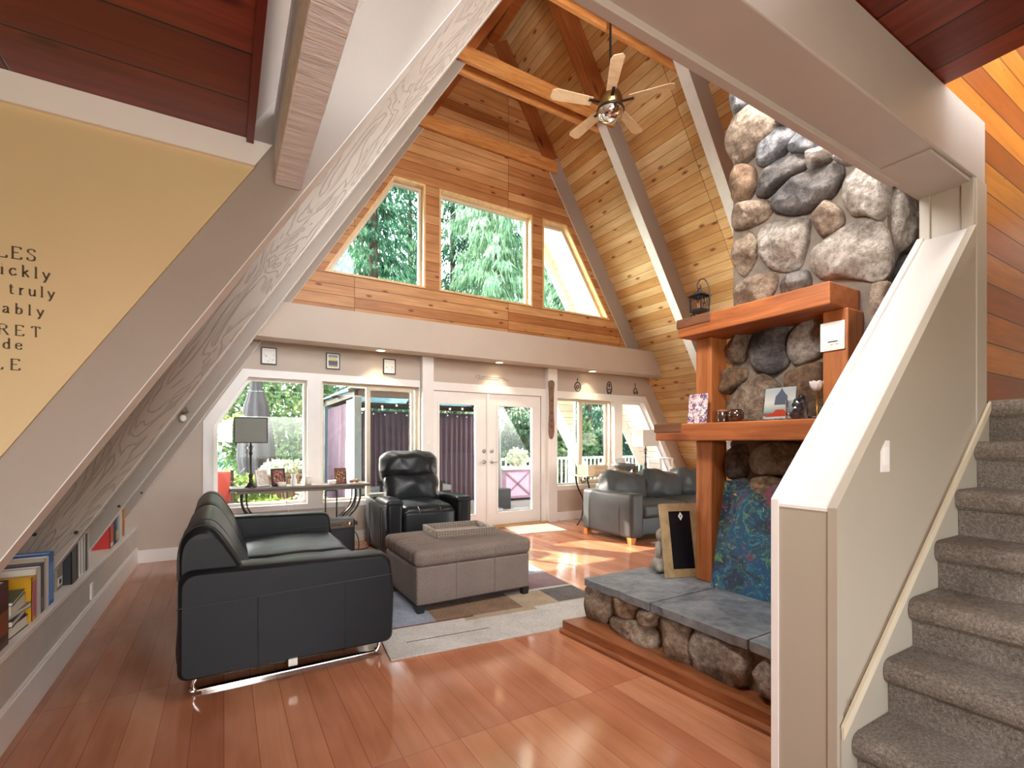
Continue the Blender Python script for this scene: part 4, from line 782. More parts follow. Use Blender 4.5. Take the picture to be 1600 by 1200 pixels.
ST = [(c1, 'f', 4, ((425, 210), (455, 190), (520, 200), (540, 250), (515, 275), (470, 295), (435, 310), (425, 270))), (c1, 'f', 0, ((415, 350), (440, 310), (500, 280), (560, 272), (608, 300), (620, 350), (600, 400), (540, 450), (470, 512), (432, 515), (413, 440))),
(c1, 'f', 2, ((618, 318), (660, 312), (705, 345), (650, 368))), (c1, 'f', 4, ((525, 480), (560, 430), (620, 370), (690, 355), (695, 400), (650, 455), (580, 515), (535, 515))), (c1, 'f', 4, ((660, 440), (690, 390), (720, 365), (790, 400), (765, 450), (720, 465), (665, 462))),
(c1, 'f', 1, ((740, 505), (765, 450), (800, 420), (832, 430), (825, 490), (780, 520), (742, 540))), (c1, 'f', 1, ((836, 440), (880, 430), (928, 480), (925, 500), (880, 512), (842, 490))), (c1, 'f', 3, ((430, 545), (470, 510), (510, 520), (526, 570), (500, 640), (450, 675), (425, 640))),
(c1, 'f', 2, ((525, 630), (550, 570), (600, 500), (680, 468), (732, 475), (735, 510), (680, 560), (620, 600), (570, 640), (535, 642))), (c1, 'f', 2, ((590, 690), (600, 640), (660, 590), (740, 540), (830, 505), (872, 512), (872, 570), (830, 640), (760, 690), (690, 716), (620, 712))),
(c1, 'f', 1, ((875, 600), (890, 560), (930, 520), (1000, 508), (1040, 530), (1060, 600), (1050, 690), (1015, 740), (960, 716), (905, 716), (880, 660))), (c1, 'f', 0, ((430, 730), (450, 680), (520, 655), (575, 655), (586, 690), (560, 730), (500, 762), (440, 775))),
(c1, 'f', 0, ((440, 860), (450, 800), (490, 775), (520, 810), (525, 870), (500, 930), (470, 960), (440, 930))), (c1, 'f', 1, ((530, 790), (570, 750), (650, 730), (735, 724), (738, 790), (720, 860), (700, 920), (650, 940), (590, 930), (545, 880))), (c1, 'f', 0, ((760, 710), (800, 660), (840, 665), (875, 720), (860, 770), (800, 802), (765, 770))),
(c1, 'f', 1, ((745, 880), (780, 830), (870, 762), (960, 730), (1010, 725), (1050, 790), (1066, 860), (1058, 940), (1010, 978), (900, 970), (790, 970), (750, 930))), (c1, 'f', 0, ((436, 1000), (480, 970), (560, 945), (606, 950), (600, 1010), (560, 1065), (490, 1085), (435, 1075))), (c1, 'f', 2, ((618, 1000), (660, 960), (720, 935), (747, 970), (720, 1030), (640, 1050))),
(c1, 's', 1, ((1068, 610), (1110, 590), (1152, 660), (1158, 740), (1140, 820), (1110, 870), (1080, 850), (1062, 760))), (c1, 's', 0, ((1000, 1010), (1020, 985), (1045, 1000), (1052, 1060), (1030, 1140), (1005, 1180))), (c1, 's', 2, ((1065, 985), (1085, 890), (1118, 880), (1128, 940), (1090, 1005))), (c1, 's', 2, ((1050, 560), (1075, 545), (1100, 575), (1075, 600))),
(c2, 'f', 0, ((488, 600), (493, 520), (540, 450), (610, 445), (621, 520), (600, 590), (550, 616))), (c2, 'f', 2, ((628, 570), (645, 440), (720, 400), (822, 385), (852, 520), (840, 620), (770, 670), (680, 660))), (c2, 'f', 1, ((848, 480), (900, 395), (980, 355), (1040, 350), (1060, 450), (1040, 560), (960, 602), (870, 610))),
(c2, 'f', 3, ((485, 690), (540, 642), (610, 638), (600, 710), (540, 772), (490, 785))), (c2, 'f', 0, ((500, 890), (540, 790), (620, 710), (700, 670), (742, 680), (800, 740), (822, 800), (822, 940), (650, 960), (505, 950))), (c2, 'f', 3, ((828, 680), (900, 640), (1030, 600), (1050, 700), (1040, 880), (920, 900), (850, 800))),
(c3, 'f', 2, ((680, 210), (690, 130), (745, 112), (760, 180), (750, 232), (700, 242))), (c3, 'f', 0, ((765, 160), (820, 108), (900, 98), (980, 115), (950, 205), (860, 228), (780, 220))), (c3, 'f', 3, ((775, 240), (860, 230), (900, 245), (930, 300), (800, 300))), (c3, 'f', 2, ((690, 260), (760, 240), (790, 330), (770, 420), (690, 420)))]
cm = M(); cm.box(2.965, 3.75, 1.16, 2.045, .0, 6.7, 5)
for i, (cf, side, mi, pts) in enumerate(ST):
    if side == 'f':
        P3 = [PX(2.955, *cf(*p)) for p in pts]; stone(cm, P3, (-1, 0, 0), .055 + .02 * ((i * 7) % 4) / 3, mi, i + 1)
    else:
        P3 = [PY(1.165, *cf(*p)) for p in pts]; stone(cm, P3, (0, -1, 0), .045, mi, i + 1)
random.seed(11)
for z in [3.62 + .27 * k for k in range(9)]:
    y = 1.17
    while y < 1.98:
        wd = random.uniform(.2, .34); wd = min(wd, 2.05 - y); h = random.uniform(.11, .14)
        if wd > .1: stone(cm, [Vector((2.955, y + wd / 2 + (wd / 2 - .012) * math.cos(a) * random.uniform(.88, 1.05), z + h * math.sin(a) * random.uniform(.88, 1.05))) for a in [2 * math.pi * k / 8 for k in range(8)]], (-1, 0, 0), .06, random.randrange(5), z + y)
        y += wd
for z in [.5 + .26 * k for k in range(22)]:
    for x in (3.1, 3.36, 3.6):
        h = .12; stone(cm, [Vector((x + .12 * math.cos(a) * random.uniform(.85, 1.05), 2.04, z + h * math.sin(a) * random.uniform(.85, 1.05))) for a in [2 * math.pi * k / 8 for k in range(8)]], (0, 1, 0), .05, random.randrange(5), z + x)
cm.build('chimney', rocks + [m_mort], fire)
HS = [(0, ((130, 720), (140, 660), (170, 645), (230, 680), (242, 730), (225, 790), (180, 802), (140, 770))), (3, ((242, 690), (300, 688), (350, 712), (346, 768), (290, 768), (250, 742))), (0, ((350, 735), (400, 733), (430, 748), (426, 790), (395, 806), (360, 770))), (0, ((238, 775), (290, 765), (370, 790), (415, 830), (420, 880), (385, 900), (300, 868), (245, 825))),
(0, ((425, 790), (440, 752), (500, 768), (540, 820), (562, 900), (545, 950), (500, 945), (440, 890))), (1, ((553, 830), (600, 805), (700, 850), (770, 900), (767, 1000), (730, 1052), (650, 1030), (570, 980), (550, 920))), (1, ((806, 960), (850, 905), (905, 930), (900, 1100), (830, 1070), (806, 1010))), (3, ((428, 890), (448, 915), (470, 945), (425, 925)))]
hb = M(); hb.box(2.23, 2.975, 1.13, 2.55, .0, .312, 5)
for i, (mi, pts) in enumerate(HS): stone(hb, [PX(2.215, *c3(*p)) for p in pts], (-1, 0, 0), .06, mi, 40 + i)
for i, x in enumerate((2.36, 2.62, 2.86)): stone(hb, [Vector((x + .13 * math.cos(a), 2.55, .2 + .11 * math.sin(a))) for a in [2 * math.pi * k / 8 for k in range(8)]], (0, 1, 0), .05, (0, 3, 1)[i], 60 + i)
hb.build('hearth_base', rocks + [m_mort], fire)
m_slate = NT('slate'); v = m_slate.tc('Object'); f = m_slate.noise(v, 3.5, 7, .6, .6); g = m_slate.noise(v, 20, 4, .6)
m_slate.base(m_slate.ramp(m_slate.math('ADD', m_slate.math('MULTIPLY', f, .6), m_slate.math('MULTIPLY', g, .4)), [(.35, C('#4b4f55')), (.68, C('#8a8f93')), (.5, C('#6a6f74'))])); m_slate.set(Roughness=.42)
m_slate.bump(m_slate.ramp(m_slate.math('ADD', m_slate.math('MULTIPLY', f, .85), m_slate.math('MULTIPLY', g, .15)), [(.42, (0, 0, 0, 1)), (.62, (1, 1, 1, 1)), (.47, (.45, .45, .45, 1)), (.475, (.7, .7, .7, 1))]), .6, .02); m_slate = m_slate.m
ya = PZ(.36, 1017, 942).y; yb = PZ(.36, 1168, 1001).y
def slab(y0, y1):
    n = 26; fr = []
    for k in range(n + 1):
        y = y1 + (y0 - y1) * k / n; fr.append((2.135 + noise.noise(Vector((0, y * 9, 3))) * .012, y))
    o = fr + [(2.965, y0), (2.965, y1)]
    M().plate(o, [], lambda a, b, t: (a, b, t), .313, .36).build('hearth_slab', m_slate, fire, .006)
slab(ya + .008, 2.615); slab(yb + .008, ya - .008); slab(1.09, yb - .008)
M().box(2.16, 2.96, 1.1, 2.6, .31, .352).build('slab_joint', plain('pale_grout', '#b3aca2', .9), fire)
m_beam = timber('redwood_mantel', '#8a4a24', '#b56a38', .5, (20, 2.2, 20)); m_post = timber('redwood_post', '#94522a', '#bf763f', .5, (20, 20, 2.2)); m_beamd = timber('dark_mantel_end', '#5f3a26', '#7d4f34', .55, (20, 4, 20), False)
M().box(2.65, 2.96, 1.21, 2.445, 1.31, 1.425).build('mantel_shelf', m_beam, fire, .008); M().box(2.644, 2.80, 2.215, 2.452, 1.368, 1.4285).build('mantel_end_block', m_beamd, fire, .004)
M().box(2.65, 2.97, 1.285, 2.245, 2.005, 2.125).build('mantel_shelf', m_beam, fire, .008); M().box(2.644, 2.80, 1.985, 2.252, 2.068, 2.127).build('mantel_end_block', m_beamd, fire, .004)
M().box(2.79, 2.955, 2.085, 2.21, .36, 1.31).build('mantel_post', m_post, fire, .008); M().box(2.79, 2.955, 2.085, 2.21, 1.425, 2.005).build('mantel_post', m_post, fire, .008); M().box(2.79, 2.965, 1.265, 1.39, 1.425, 2.005).build('mantel_post', m_post, fire, .008)
m_kick = timber('redwood_base_timber', '#6d3c22', '#965c38', .35, (20, 2.2, 20), False)
a = [(1.985, 2.66), (2.10, 1.10), (2.28, 1.10), (2.28, 2.62)]
M().plate(a, [], lambda p, q, t: (p, q, t), .002, .085).build('base_timber', m_kick, fire, .006)
M().prism([(1.985, 2.665, .002), (1.965, 2.665, .002), (1.965, 2.665, .018), (1.975, 2.665, .03), (1.985, 2.665, .034)], (.115, -1.565, 0)).build('base_moulding', m_kick, fire)
# things on and against the fireplace
def leaning(name, BL, BR, up, thick, lab, cat, build):
    x = (BR - BL); wd = x.length; x.normalize(); up = up - x * up.dot(x); ht = up.length; z = up.normalized(); y = z.cross(x); r = thing(name, (0, 0, 0), lab, cat); mt = Matrix((x, y, z)).transposed().to_4x4(); mt.translation = (BL + BR) / 2; r.matrix_world = mt; build(r, wd, ht); return r
def paintb(r, wd, ht):
    m = NT('abstract_blue_painting'); v = m.tc('Object', (1, 1, 1)); n0 = m.n('ShaderNodeTexNoise'); m.l(v, n0.inputs['Vector']); n0.inputs['Scale'].default_value = 4; n0.inputs['Detail'].default_value = 3
    vv = m.n('ShaderNodeVectorMath', operation='MULTIPLY_ADD'); m.l(n0.outputs['Color'], vv.inputs[0]); vv.inputs[1].default_value = (.55, .55, .55); m.l(v, vv.inputs[2])
    f = m.noise(vv.outputs[0], 5, 6, .6, 2.2); g = m.noise(vv.outputs[0], 2.6, 3, .5, 1.0); k = m.noise(vv.outputs[0], 11, 5, .65, 2.5)
    c = m.ramp(g, [(.3, C('#1b1c30')), (.72, C('#184a74')), (.44, C('#1f3048')), (.56, C('#1a4d6b'))]); c = m.mix(m.ramp(f, [(.55, (0, 0, 0, 1)), (.68, (1, 1, 1, 1))]), c, C('#24789a'))
    c = m.mix(m.ramp(k, [(.54, (0, 0, 0, 1)), (.66, (1, 1, 1, 1))]), c, C('#5f8a50')); c = m.mix(m.ramp(m.noise(vv.outputs[0], 6.5, 4, .6, 1.4), [(.56, (0, 0, 0, 1)), (.68, (.9, .9, .9, 1))]), c, C('#7a3048')); c = m.mix(m.ramp(m.noise(v, 15, 5, .7, 3), [(.62, (0, 0, 0, 1)), (.72, (1, 1, 1, 1))]), c, C('#b9b47e'))
    m.base(c); m.set(Roughness=.45); m.bump(k, .3, .01)
    M().box(-wd / 2, wd / 2, .0, .03, 0, ht).build('canvas', m.m, r, .002, world=False); M().box(-wd / 2 + .02, wd / 2 - .02, .03, .034, .02, ht - .02).build('stretcher_back', plain('raw_canvas_back', '#b9a88c', .9), r, world=False)
BLp = PZ(.3605, 1110, 915.5); BRp = Vector((BLp.x + .01, BLp.y - .70, .3605)); TLp = Vector((2.885, 2.04, 1.045))
leaning('abstract_painting', BLp, BRp, TLp - BLp, .03, 'large unframed abstract painting in blue and teal leaning on the chimney', 'painting', paintb)
m_oak = timber('weathered_oak_frame', '#8a7250', '#b0976f', .55, (10, 10, 10), False)
def chalk(r, wd, ht):
    o = [(-wd / 2, 0), (wd / 2, 0), (wd / 2, ht), (-wd / 2, ht)]; M().plate(o, [inset(o, .055)], fxy, -.012, .022).build('frame', m_oak, r, .003, world=False)
    M().plate(inset(o, .053), [], fxy, -.002, .012).build('board', plain('black_board', '#101118', .3), r, world=False)
    m = M(); m.plate([(.01, ht - .12), (.028, ht - .09), (.01, ht - .06), (-.008, ht - .09)], [[(.01, ht - .10), (.016, ht - .09), (.01, ht - .08), (.004, ht - .09)]], fxy, -.004, -.0015); m.build('diamond_mark', m_paper, r, world=False)
BLc = PZ(.3605, 1041, 903); BRc = BLc + Vector((.26, -.10, 0)); TLc = Vector((BLc.x + .135, BLc.y + .055, .86))
leaning('framed_blackboard', BLc, BRc, TLc - BLc, .03, 'oak framed black board leaning against the left mantel post', 'picture frame', chalk)
m_conc = plain('grey_cast_stone', '#9a948a', .9, var=.2, sc=18, bump=.5, bsc=60)
q = PZ(.36, 1028, 886); t = M(); x, y, z = 2.745, 2.47, .36
t.soft((x, y, z + .05), (.13, .13, .10), .045, 4, (0, 0, 0), None, .01, 9); t.soft((x + .005, y, z + .15), (.095, .09, .15), .04, 4, (0, 0, 0), None, .008, 9); t.ball((x - .005, y - .005, z + .265), (.045, .043, .05), 14); t.ball((x - .05, y - .02, z + .17), (.022, .022, .06), 10); t.ball((x + .04, y - .04, z + .17), (.022, .022, .06), 10); t.ball((x - .055, y - .05, z + .045), (.055, .03, .035), 10)
put('garden_statuette', t, m_conc, 'small grey stone seated figurine behind the oak framed board', 'figurine')
# lantern
t = thing('iron_lantern', (2.76, 2.155, 2.127), 'black iron lantern hanging from a scrolled stand on the upper mantel', 'lantern')
M().tube(spline([(.0, .05, .005), (-.0, .075, .03), (0, .05, .05), (0, .03, .03), (0, .0, .006), (0, -.05, .006), (0, -.078, .09), (0, -.075, .19), (0, -.045, .255), (0, -.01, .27), (0, .018, .245), (0, .012, .215), (0, -.008, .213), (0, -.006, .232)], 6), .004, 7).build('scroll_stand', m_black, t, world=False)
m = M(); m.hexa([(-.058, -.058, .157), (.058, -.058, .157), (.058, .058, .157), (-.058, .058, .157), (-.02, -.02, .188), (.02, -.02, .188), (.02, .02, .188), (-.02, .02, .188)]); m.lathe((0, 0, .188), [(.018, 0), (.014, .012), (.006, .018), (.0, .026)], 12); m.build('roof', plain('blackened_iron', '#24262b', .4, .5), t, world=False)
m = M()
for sx in (-1, 1):
    for sy in (-1, 1):
        m.box(sx * .042 - .003, sx * .042 + .003, sy * .042 - .003, sy * .042 + .003, .062, .158)
for zz in (.062, .152):
    for sg in (-1, 1): m.box(-.045, .045, sg * .042 - .003, sg * .042 + .003, zz, zz + .006); m.box(sg * .042 - .003, sg * .042 + .003, -.045, .045, zz, zz + .006)
for a in range(4):
    m.T = Matrix.Rotation(a * math.pi / 2, 4, 'Z')
    for x in (-.024, 0, .024): m.tube([(x, -.043, .065), (x + .006, -.043, .09), (x - .006, -.043, .12), (x, -.043, .155)], .002, 5)
m.T = None; m.box(-.046, .046, -.046, .046, .052, .062); m.build('cage', m_black, t, world=False)
M().lathe((0, 0, .062), [(.016, 0), (.016, .05), (.003, .052), (.002, .062)], 12).build('candle', plain('amber_candle', '#a8643a', .5), t, world=False)
def card(name, x, u0, v0, u1, v1, thick, mat, lab, cat, lean=.02):
    A = PX(x, u0, v1); B_ = PX(x, u1, v1); T_ = PX(x + lean, (u0 + u1) / 2, v0); z0 = 1.4255; r = thing(name, (x, (A.y + B_.y) / 2, z0), lab, cat); w2 = abs(A.y - B_.y) / 2; h = T_.z - z0
    M().hexa([(0, -w2, 0), (thick, -w2, 0), (thick, w2, 0), (0, w2, 0), (lean, -w2, h), (lean + thick, -w2, h), (lean + thick, w2, h), (lean, w2, h)]).build('card' if thick < .012 else 'cover', mat, r, world=False); return r, w2, h
m_spl = NT('splatter'); v = m_spl.tc('Object'); c = m_spl.mix(m_spl.ramp(m_spl.noise(v, 42, 4, .6, 1), [(.5, (0, 0, 0, 1)), (.56, (1, 1, 1, 1))]), C('#e6dcdc'), C('#5a4a7c')); c = m_spl.mix(m_spl.ramp(m_spl.noise(v, 30, 5, .7, 2), [(.54, (0, 0, 0, 1)), (.6, (1, 1, 1, 1))]), c, C('#a8404a')); c = m_spl.mix(m_spl.ramp(m_spl.noise(v, 55, 3, .6, 1), [(.6, (0, 0, 0, 1)), (.66, (1, 1, 1, 1))]), c, C('#2c2a44')); m_spl.base(c); m_spl.set(Roughness=.5)
card('splatter_canvas', 2.70, 1074, 616, 1103, 664, .006, m_spl.m, 'small white canvas with purple and red splatter on the lower mantel', 'painting')
m_amb = plain('amber_glass', '#3a2118', .12, spec=.8, coat=.6); m_waxlid = timber('cork_lid', '#7a4a2a', '#94603a', .6, (30, 30, 30), False)
p = PX(2.76, 1130, 655); t = thing('candle_jar', (2.76, p.y, 1.425), 'straight dark candle jar with a wooden lid on the lower mantel', 'candle'); M().lathe((0, 0, 0), [(.036, 0), (.037, .005), (.037, .066), (.033, .07)], 18).build('glass_jar', m_amb, t, world=False); M().lathe((0, 0, .07), [(.038, 0), (.038, .014), (.0, .0145)], 18).build('lid', m_waxlid, t, world=False)
p = PX(2.74, 1150, 655); put('candle_jar', M().lathe((2.74, p.y, 1.425), [(.026, 0), (.046, .025), (.048, .05), (.036, .08), (.031, .08), (.042, .05), (.02, .01), (0, .01)], 18), m_amb, 'round dark candle jar right of the lidded one on the lower mantel', 'candle')
m_cov = NT('book_cover_picture'); v = m_cov.tc('Object'); sp = m_cov.n('ShaderNodeSeparateXYZ'); m_cov.l(v, sp.inputs[0])
c = m_cov.ramp(m_cov.math('ADD', sp.outputs[2], m_cov.math('MULTIPLY', m_cov.noise(v, 22, 4, .6, .5), .02)), [(.02, C('#3a3f4a')), (.19, C('#aab4b6')), (.035, C('#d8d8d4')), (.05, C('#4a4744')), (.07, C('#8fa5a4')), (.12, C('#cfd3cb'))]); m_cov.base(c); m_cov.set(Roughness=.25)
r, w2, h = card('picture_book', 2.84, 1192, 606, 1240, 655, .022, m_cov.m, 'upright book with a red classic car on its cover, on the lower mantel', 'book', .03)
m = M(); bl = [(-w2 + .01 + a * 1.0, b) for a, b in ((0, .03), (.012, .045), (.05, .05), (.065, .07), (.11, .07), (.13, .052), (.165, .048), (.172, .03))]
f2 = lambda a, b, tt: (tt + .03 * b / h - .0005, -a, b); m.plate([(a, b) for a, b in bl], [], f2, -.002, 0); m.build('red_car_picture', plain('printed_red', '#b5432e', .3), r, world=False)
m = M(); m.plate([(-.03, .10), (.05, .10), (.045, .15), (.02, .18), (.01, .20), (0, .18), (-.025, .15)], [], f2, -.0015, 0); m.build('dome_picture', plain('printed_slate', '#55606e', .3), r, world=False)
p = PX(2.76, 1245, 652); t = thing('glass_jar', (2.76, p.y, 1.425), 'clear glass jar of blue and black trinkets beside the picture book', 'jar'); M().lathe((0, 0, 0), [(.052, 0), (.056, .006), (.056, .11), (.052, .11), (.052, .008), (0, .006)], 20).build('jar_glass', glass_mat('jar_glass_clear', (.9, .95, 1), 3), t, world=False)
m = M(); random.seed(3)
for i in range(16): a = random.uniform(0, 6.28); rr_ = random.uniform(0, .032); m.ball((rr_ * math.cos(a), rr_ * math.sin(a), .022 + .0068 * i), .018, 8, 0 if i < 9 else 1)
m.build('trinkets', [plain('trinket_blue', '#3f5f86', .4), m_black], t, world=False)
p = PX(2.80, 1277, 650); t = thing('lotus_candle_holder', (2.80, p.y, 1.425), 'white lotus candle holder on a thin gold stem', 'candle holder'); M().lathe((0, 0, 0), [(.032, 0), (.03, .006), (.004, .008), (.004, .16), (.02, .168), (0, .17)], 14).build('stem', plain('gold_metal', '#c99a4b', .3, 1.0), t, world=False)
m = M()
for k in range(8):
    a = k * math.pi / 4; m.T = Matrix.Rotation(a, 4, 'Z') @ Matrix.Translation((.026, 0, .185)) @ Matrix.Rotation(R(22), 4, 'Y'); m.ball((0, 0, 0), (.007, .02, .03), 10)
m.T = None; m.build('petals', plain('milky_glass', '#efe6e6', .2), t, world=False)
p = PX(2.72, 1268, 653); put('shallow_dish', M().lathe((2.71, 1.345, 1.425), [(.045, 0), (.06, .012), (.056, .012), (.04, .004), (0, .003)], 18), plain('mauve_dish', '#6a5358', .35), 'shallow mauve dish at the right end of the lower mantel', 'dish')
A, B_ = PX(2.79, 1283, 507), PX(2.79, 1321, 545); t = thing('paper_notice', (2.79, (A.y + B_.y) / 2, B_.z), 'white card pinned to the right mantel post', 'notice'); w2 = abs(A.y - B_.y) / 2; h = A.z - B_.z
M().box(-.010, -.0005, -w2, w2, 0, h).build('card', m_paper, t, .002, world=False); m = M(); m.box(-.0112, -.010, -w2 * .45, w2 * .35, h * .29, h * .325); m.box(-.0112, -.010, -w2 * .5, -w2 * .3, h * .2, h * .215); m.box(-.0112, -.010, -w2 * .05, w2 * .1, h * .2, h * .215); m.build('print', m_black, t, world=False)
# ------------------------------------------------------------------ books on the ledge
def bk(y0, y1, h, dep, col, lab, pages='#e9e3d6', stripe=None, z=.404, x=-.822, title=None):
    r = thing('book', (x, (y0 + y1) / 2, z), lab, 'book', 'books on the ledge'); w2 = (y1 - y0) / 2; t = min(.004, w2 * .3)
    m = M(); m.box(-.006, 0, -w2, w2, 0, h); m.box(-dep, 0, -w2, -w2 + t, 0, h); m.box(-dep, 0, w2 - t, w2, 0, h); o = m.build('cover', plain('cover_' + col[1:], col, .4), r, .0015, world=False)
    M().box(-dep + .006, -.006, -w2 + t, w2 - t, .004, h - .006).build('pages', plain('pages', pages, .8), r, world=False)
    if stripe:
        for a, b, c in stripe: M().box(-.001, .0012, -w2 * .85, w2 * .85, h * a, h * b).build('spine_label', plain('label_' + c[1:], c, .4), r, world=False)
    return r
def yb_(u, v, x=-.822): return PX(x, u, v).y
bk(2.84, 2.99, .285, .2, '#4a2c22', 'thick dark brown book with an orange picture spine, nearest us on the ledge', stripe=((.2, .55, '#8a4a2a'), (.66, .9, '#5a3038')))
bk(3.37, 3.43, .25, .2, '#e4e0d6', 'white paperback leaning upright behind the stacked books'); bk(3.435, 3.485, .26, .2, '#55506a', 'purple-grey book behind the stacked books', stripe=((.1, .3, '#77728c'),)); bk(3.49, 3.515, .275, .2, '#cfc3a8', 'cream thin book beside the purple-grey one'); bk(3.52, 3.565, .275, .22, '#e9e9e4', 'white book leaning on the bright blue one')
bk(3.57, 3.655, .285, .22, '#1d63b8', 'bright blue book at the end of the first group', stripe=((.08, .8, '#5f97d8'),))
zz = .404
for k, (y0, y1, hh, dep, col, lab) in enumerate(((3.03, 3.25, .055, .17, '#2a2f38', 'dark navy book at the bottom of the lying stack'), (3.04, 3.27, .028, .19, '#1f2a2c', 'black slim book second in the lying stack'), (3.03, 3.28, .022, .2, '#7d8a86', 'grey-green slim book third in the lying stack'), (3.04, 3.26, .05, .18, '#cfc5ae', 'cream thick book fourth in the lying stack'), (3.02, 3.28, .018, .2, '#4b6a5c', 'green patterned magazine on top of the lying stack'))):
    r = thing('book', (-.83, (y0 + y1) / 2, zz), lab, 'book', 'books on the ledge', R((-3, 4, -5, 2, 6)[k])); w2 = (y1 - y0) / 2
    m = M(); m.box(-dep, 0, -w2, w2, 0, .003); m.box(-dep, 0, -w2, w2, hh - .003, hh); m.box(-dep, -dep + .003, -w2, w2, 0, hh); m.build('cover', plain('lying_' + col[1:], col, .45), r, world=False); M().box(-dep + .003, -.004, -w2 + .004, w2 - .004, .003, hh - .003).build('pages', plain('pages', '#e9e3d6', .8), r, world=False); zz += hh + .0003
r = bk(3.30, 3.36, .22, .2, '#d9a21e', 'yellow book with a pink spine band standing behind the lying stack', stripe=((.1, .9, '#c86a86'),))
t = thing('storage_box', (-.86, 3.945, .404), 'taupe cardboard storage box with a white label on the ledge', 'box'); M().box(-.2, 0, -.06, .06, 0, .23).build('box_body', plain('taupe_card', '#9a8f84', .7), t, .003, world=False); M().box(0, .002, -.045, .045, .025, .075).build('label_holder', m_paper, t, world=False); M().box(.0015, .003, -.02, .02, .035, .062).build('label_print', m_black, t, world=False)
bk(4.03, 4.15, .27, .22, '#2c3036', 'wide black ring binder on the ledge beside the taupe box', stripe=((.0, .25, '#4a3f3a'),))
for y0, y1, hh, c, l in ((4.17, 4.20, .25, '#8f857b', 'thin taupe folder right of the black binder'), (4.25, 4.30, .27, '#efefec', 'white binder after the taupe folder'), (4.34, 4.38, .27, '#e2dfd8', 'off-white binder after the white one'), (4.40, 4.43, .26, '#4a3f3c', 'slim dark book after the white binders'), (4.46, 4.49, .28, '#ece8e0', 'slim cream book at the end of the white binders')): bk(y0, y1, hh, .2, c, l)
for y0, y1, hh, c, l, st in ((5.22, 5.36, .26, '#c62f28', 'wide red book on the far part of the ledge', ((.05, .16, '#efe6dc'),)), (5.37, 5.42, .25, '#2b2226', 'dark slim book right of the wide red one', None), (5.46, 5.56, .27, '#27506b', 'blue and yellow patterned book on the far part of the ledge', ((.1, .4, '#b7b640'),)), (5.63, 5.78, .27, '#d5d6d6', 'pale grey binder on the far part of the ledge', None), (5.86, 5.93, .30, '#d08a44', 'orange book nearest the window wall on the ledge', None)): bk(y0, y1, hh, .2, c, l, stripe=st)
# ------------------------------------------------------------------ lettering on the tan wall (stroke-built roman letters)
GL = {'R': ((0, 0, 0, 1), (0, 1, .3, 1, .5, .88, .5, .65, .3, .52, 0, .52), (.28, .52, .6, 0)), 'U': ((0, 1, 0, .3, .1, .05, .3, 0, .5, .05, .6, .3, .6, 1),), 'L': ((0, 1, 0, 0), (0, 0, .5, 0, .52, .2)), 'E': ((0, 0, 0, 1), (0, 1, .5, 1, .5, .84), (0, .52, .36, .52), (0, 0, .52, 0, .54, .18)), 'S': ((.5, .8, .42, .97, .22, 1, .05, .9, .05, .7, .25, .54, .45, .4, .5, .2, .38, .03, .2, 0, .04, .06, .0, .24),), 'G': ((.55, .78, .45, .97, .25, .99, .08, .85, .0, .5, .08, .15, .25, .01, .45, .04, .58, .2, .58, .44), (.4, .44, .62, .44)), 'T': ((.3, 0, .3, 1), (0, .84, .02, 1, .58, 1, .6, .84)), 'O': ((.3, 1, .1, .88, 0, .5, .1, .12, .3, 0, .5, .12, .6, .5, .5, .88, .3, 1),), 'V': ((0, 1, .3, 0, .6, 1),), 'M': ((0, 0, .05, 1, .36, .1, .68, 1, .72, 0),), 'I': ((.06, 0, .06, 1), (0, 0, .12, 0), (0, 1, .12, 1)),
'i': ((.1, 0, .1, .62, .03, .6), (.0, 0, .2, 0), (.09, .84, .11, .86)), 'c': ((.4, .5, .3, .62, .15, .6, .02, .4, .04, .15, .18, 0, .34, .04, .42, .16),), 'k': ((.08, 0, .08, 1, 0, .97), (.4, .6, .09, .28), (.2, .36, .45, 0), (0, 0, .16, 0)), 'l': ((.1, 0, .1, 1, .02, .97), (0, 0, .2, 0)), 'y': ((0, .62, .22, .05), (.44, .62, .2, -.05, .1, -.28, 0, -.28)), 't': ((.12, .85, .12, .1, .2, 0, .32, .05), (0, .62, .28, .62)), 'r': ((.1, 0, .1, .62, .02, .6), (.1, .42, .22, .6, .34, .6), (0, 0, .2, 0)), 'u': ((0, .6, .07, .62, .07, .15, .17, 0, .3, .03, .42, .16), (.42, .62, .42, .02, .48, 0)), 'a': ((.06, .48, .12, .6, .28, .61, .36, .5, .36, .08, .44, 0), (.36, .38, .12, .3, .03, .15, .1, .02, .22, .02, .36, .14)), 'b': ((.06, .0, .06, 1, 0, .97), (.06, .42, .2, .61, .38, .52, .44, .3, .36, .06, .2, 0, .06, .1)), 'd': ((.4, 1, .4, .02, .46, 0), (.4, .46, .27, .61, .1, .54, .01, .3, .08, .07, .24, 0, .4, .12), (.33, .98, .4, 1)), 'e': ((.03, .34, .42, .34, .38, .54, .24, .62, .08, .54, .02, .3, .08, .08, .24, 0, .36, .04, .43, .16),), 'm': ((.07, 0, .07, .62, 0, .6), (.07, .45, .2, .61, .32, .55, .33, 0), (.33, .45, .46, .61, .58, .55, .59, 0)), 'n': ((.07, 0, .07, .62, 0, .6), (.07, .45, .2, .61, .36, .58, .38, .4, .38, 0)), 'o': ((.22, .62, .06, .52, 0, .31, .06, .1, .22, 0, .38, .1, .44, .31, .38, .52, .22, .62),), 'q': ((.4, .62, .4, -.3), (.4, .46, .25, .61, .08, .54, .01, .3, .08, .07, .24, 0, .4, .12), (.3, -.3, .48, -.3))}
wide = {ch: max(x for s_ in st for x in s_[0::2]) for ch, st in GL.items()}
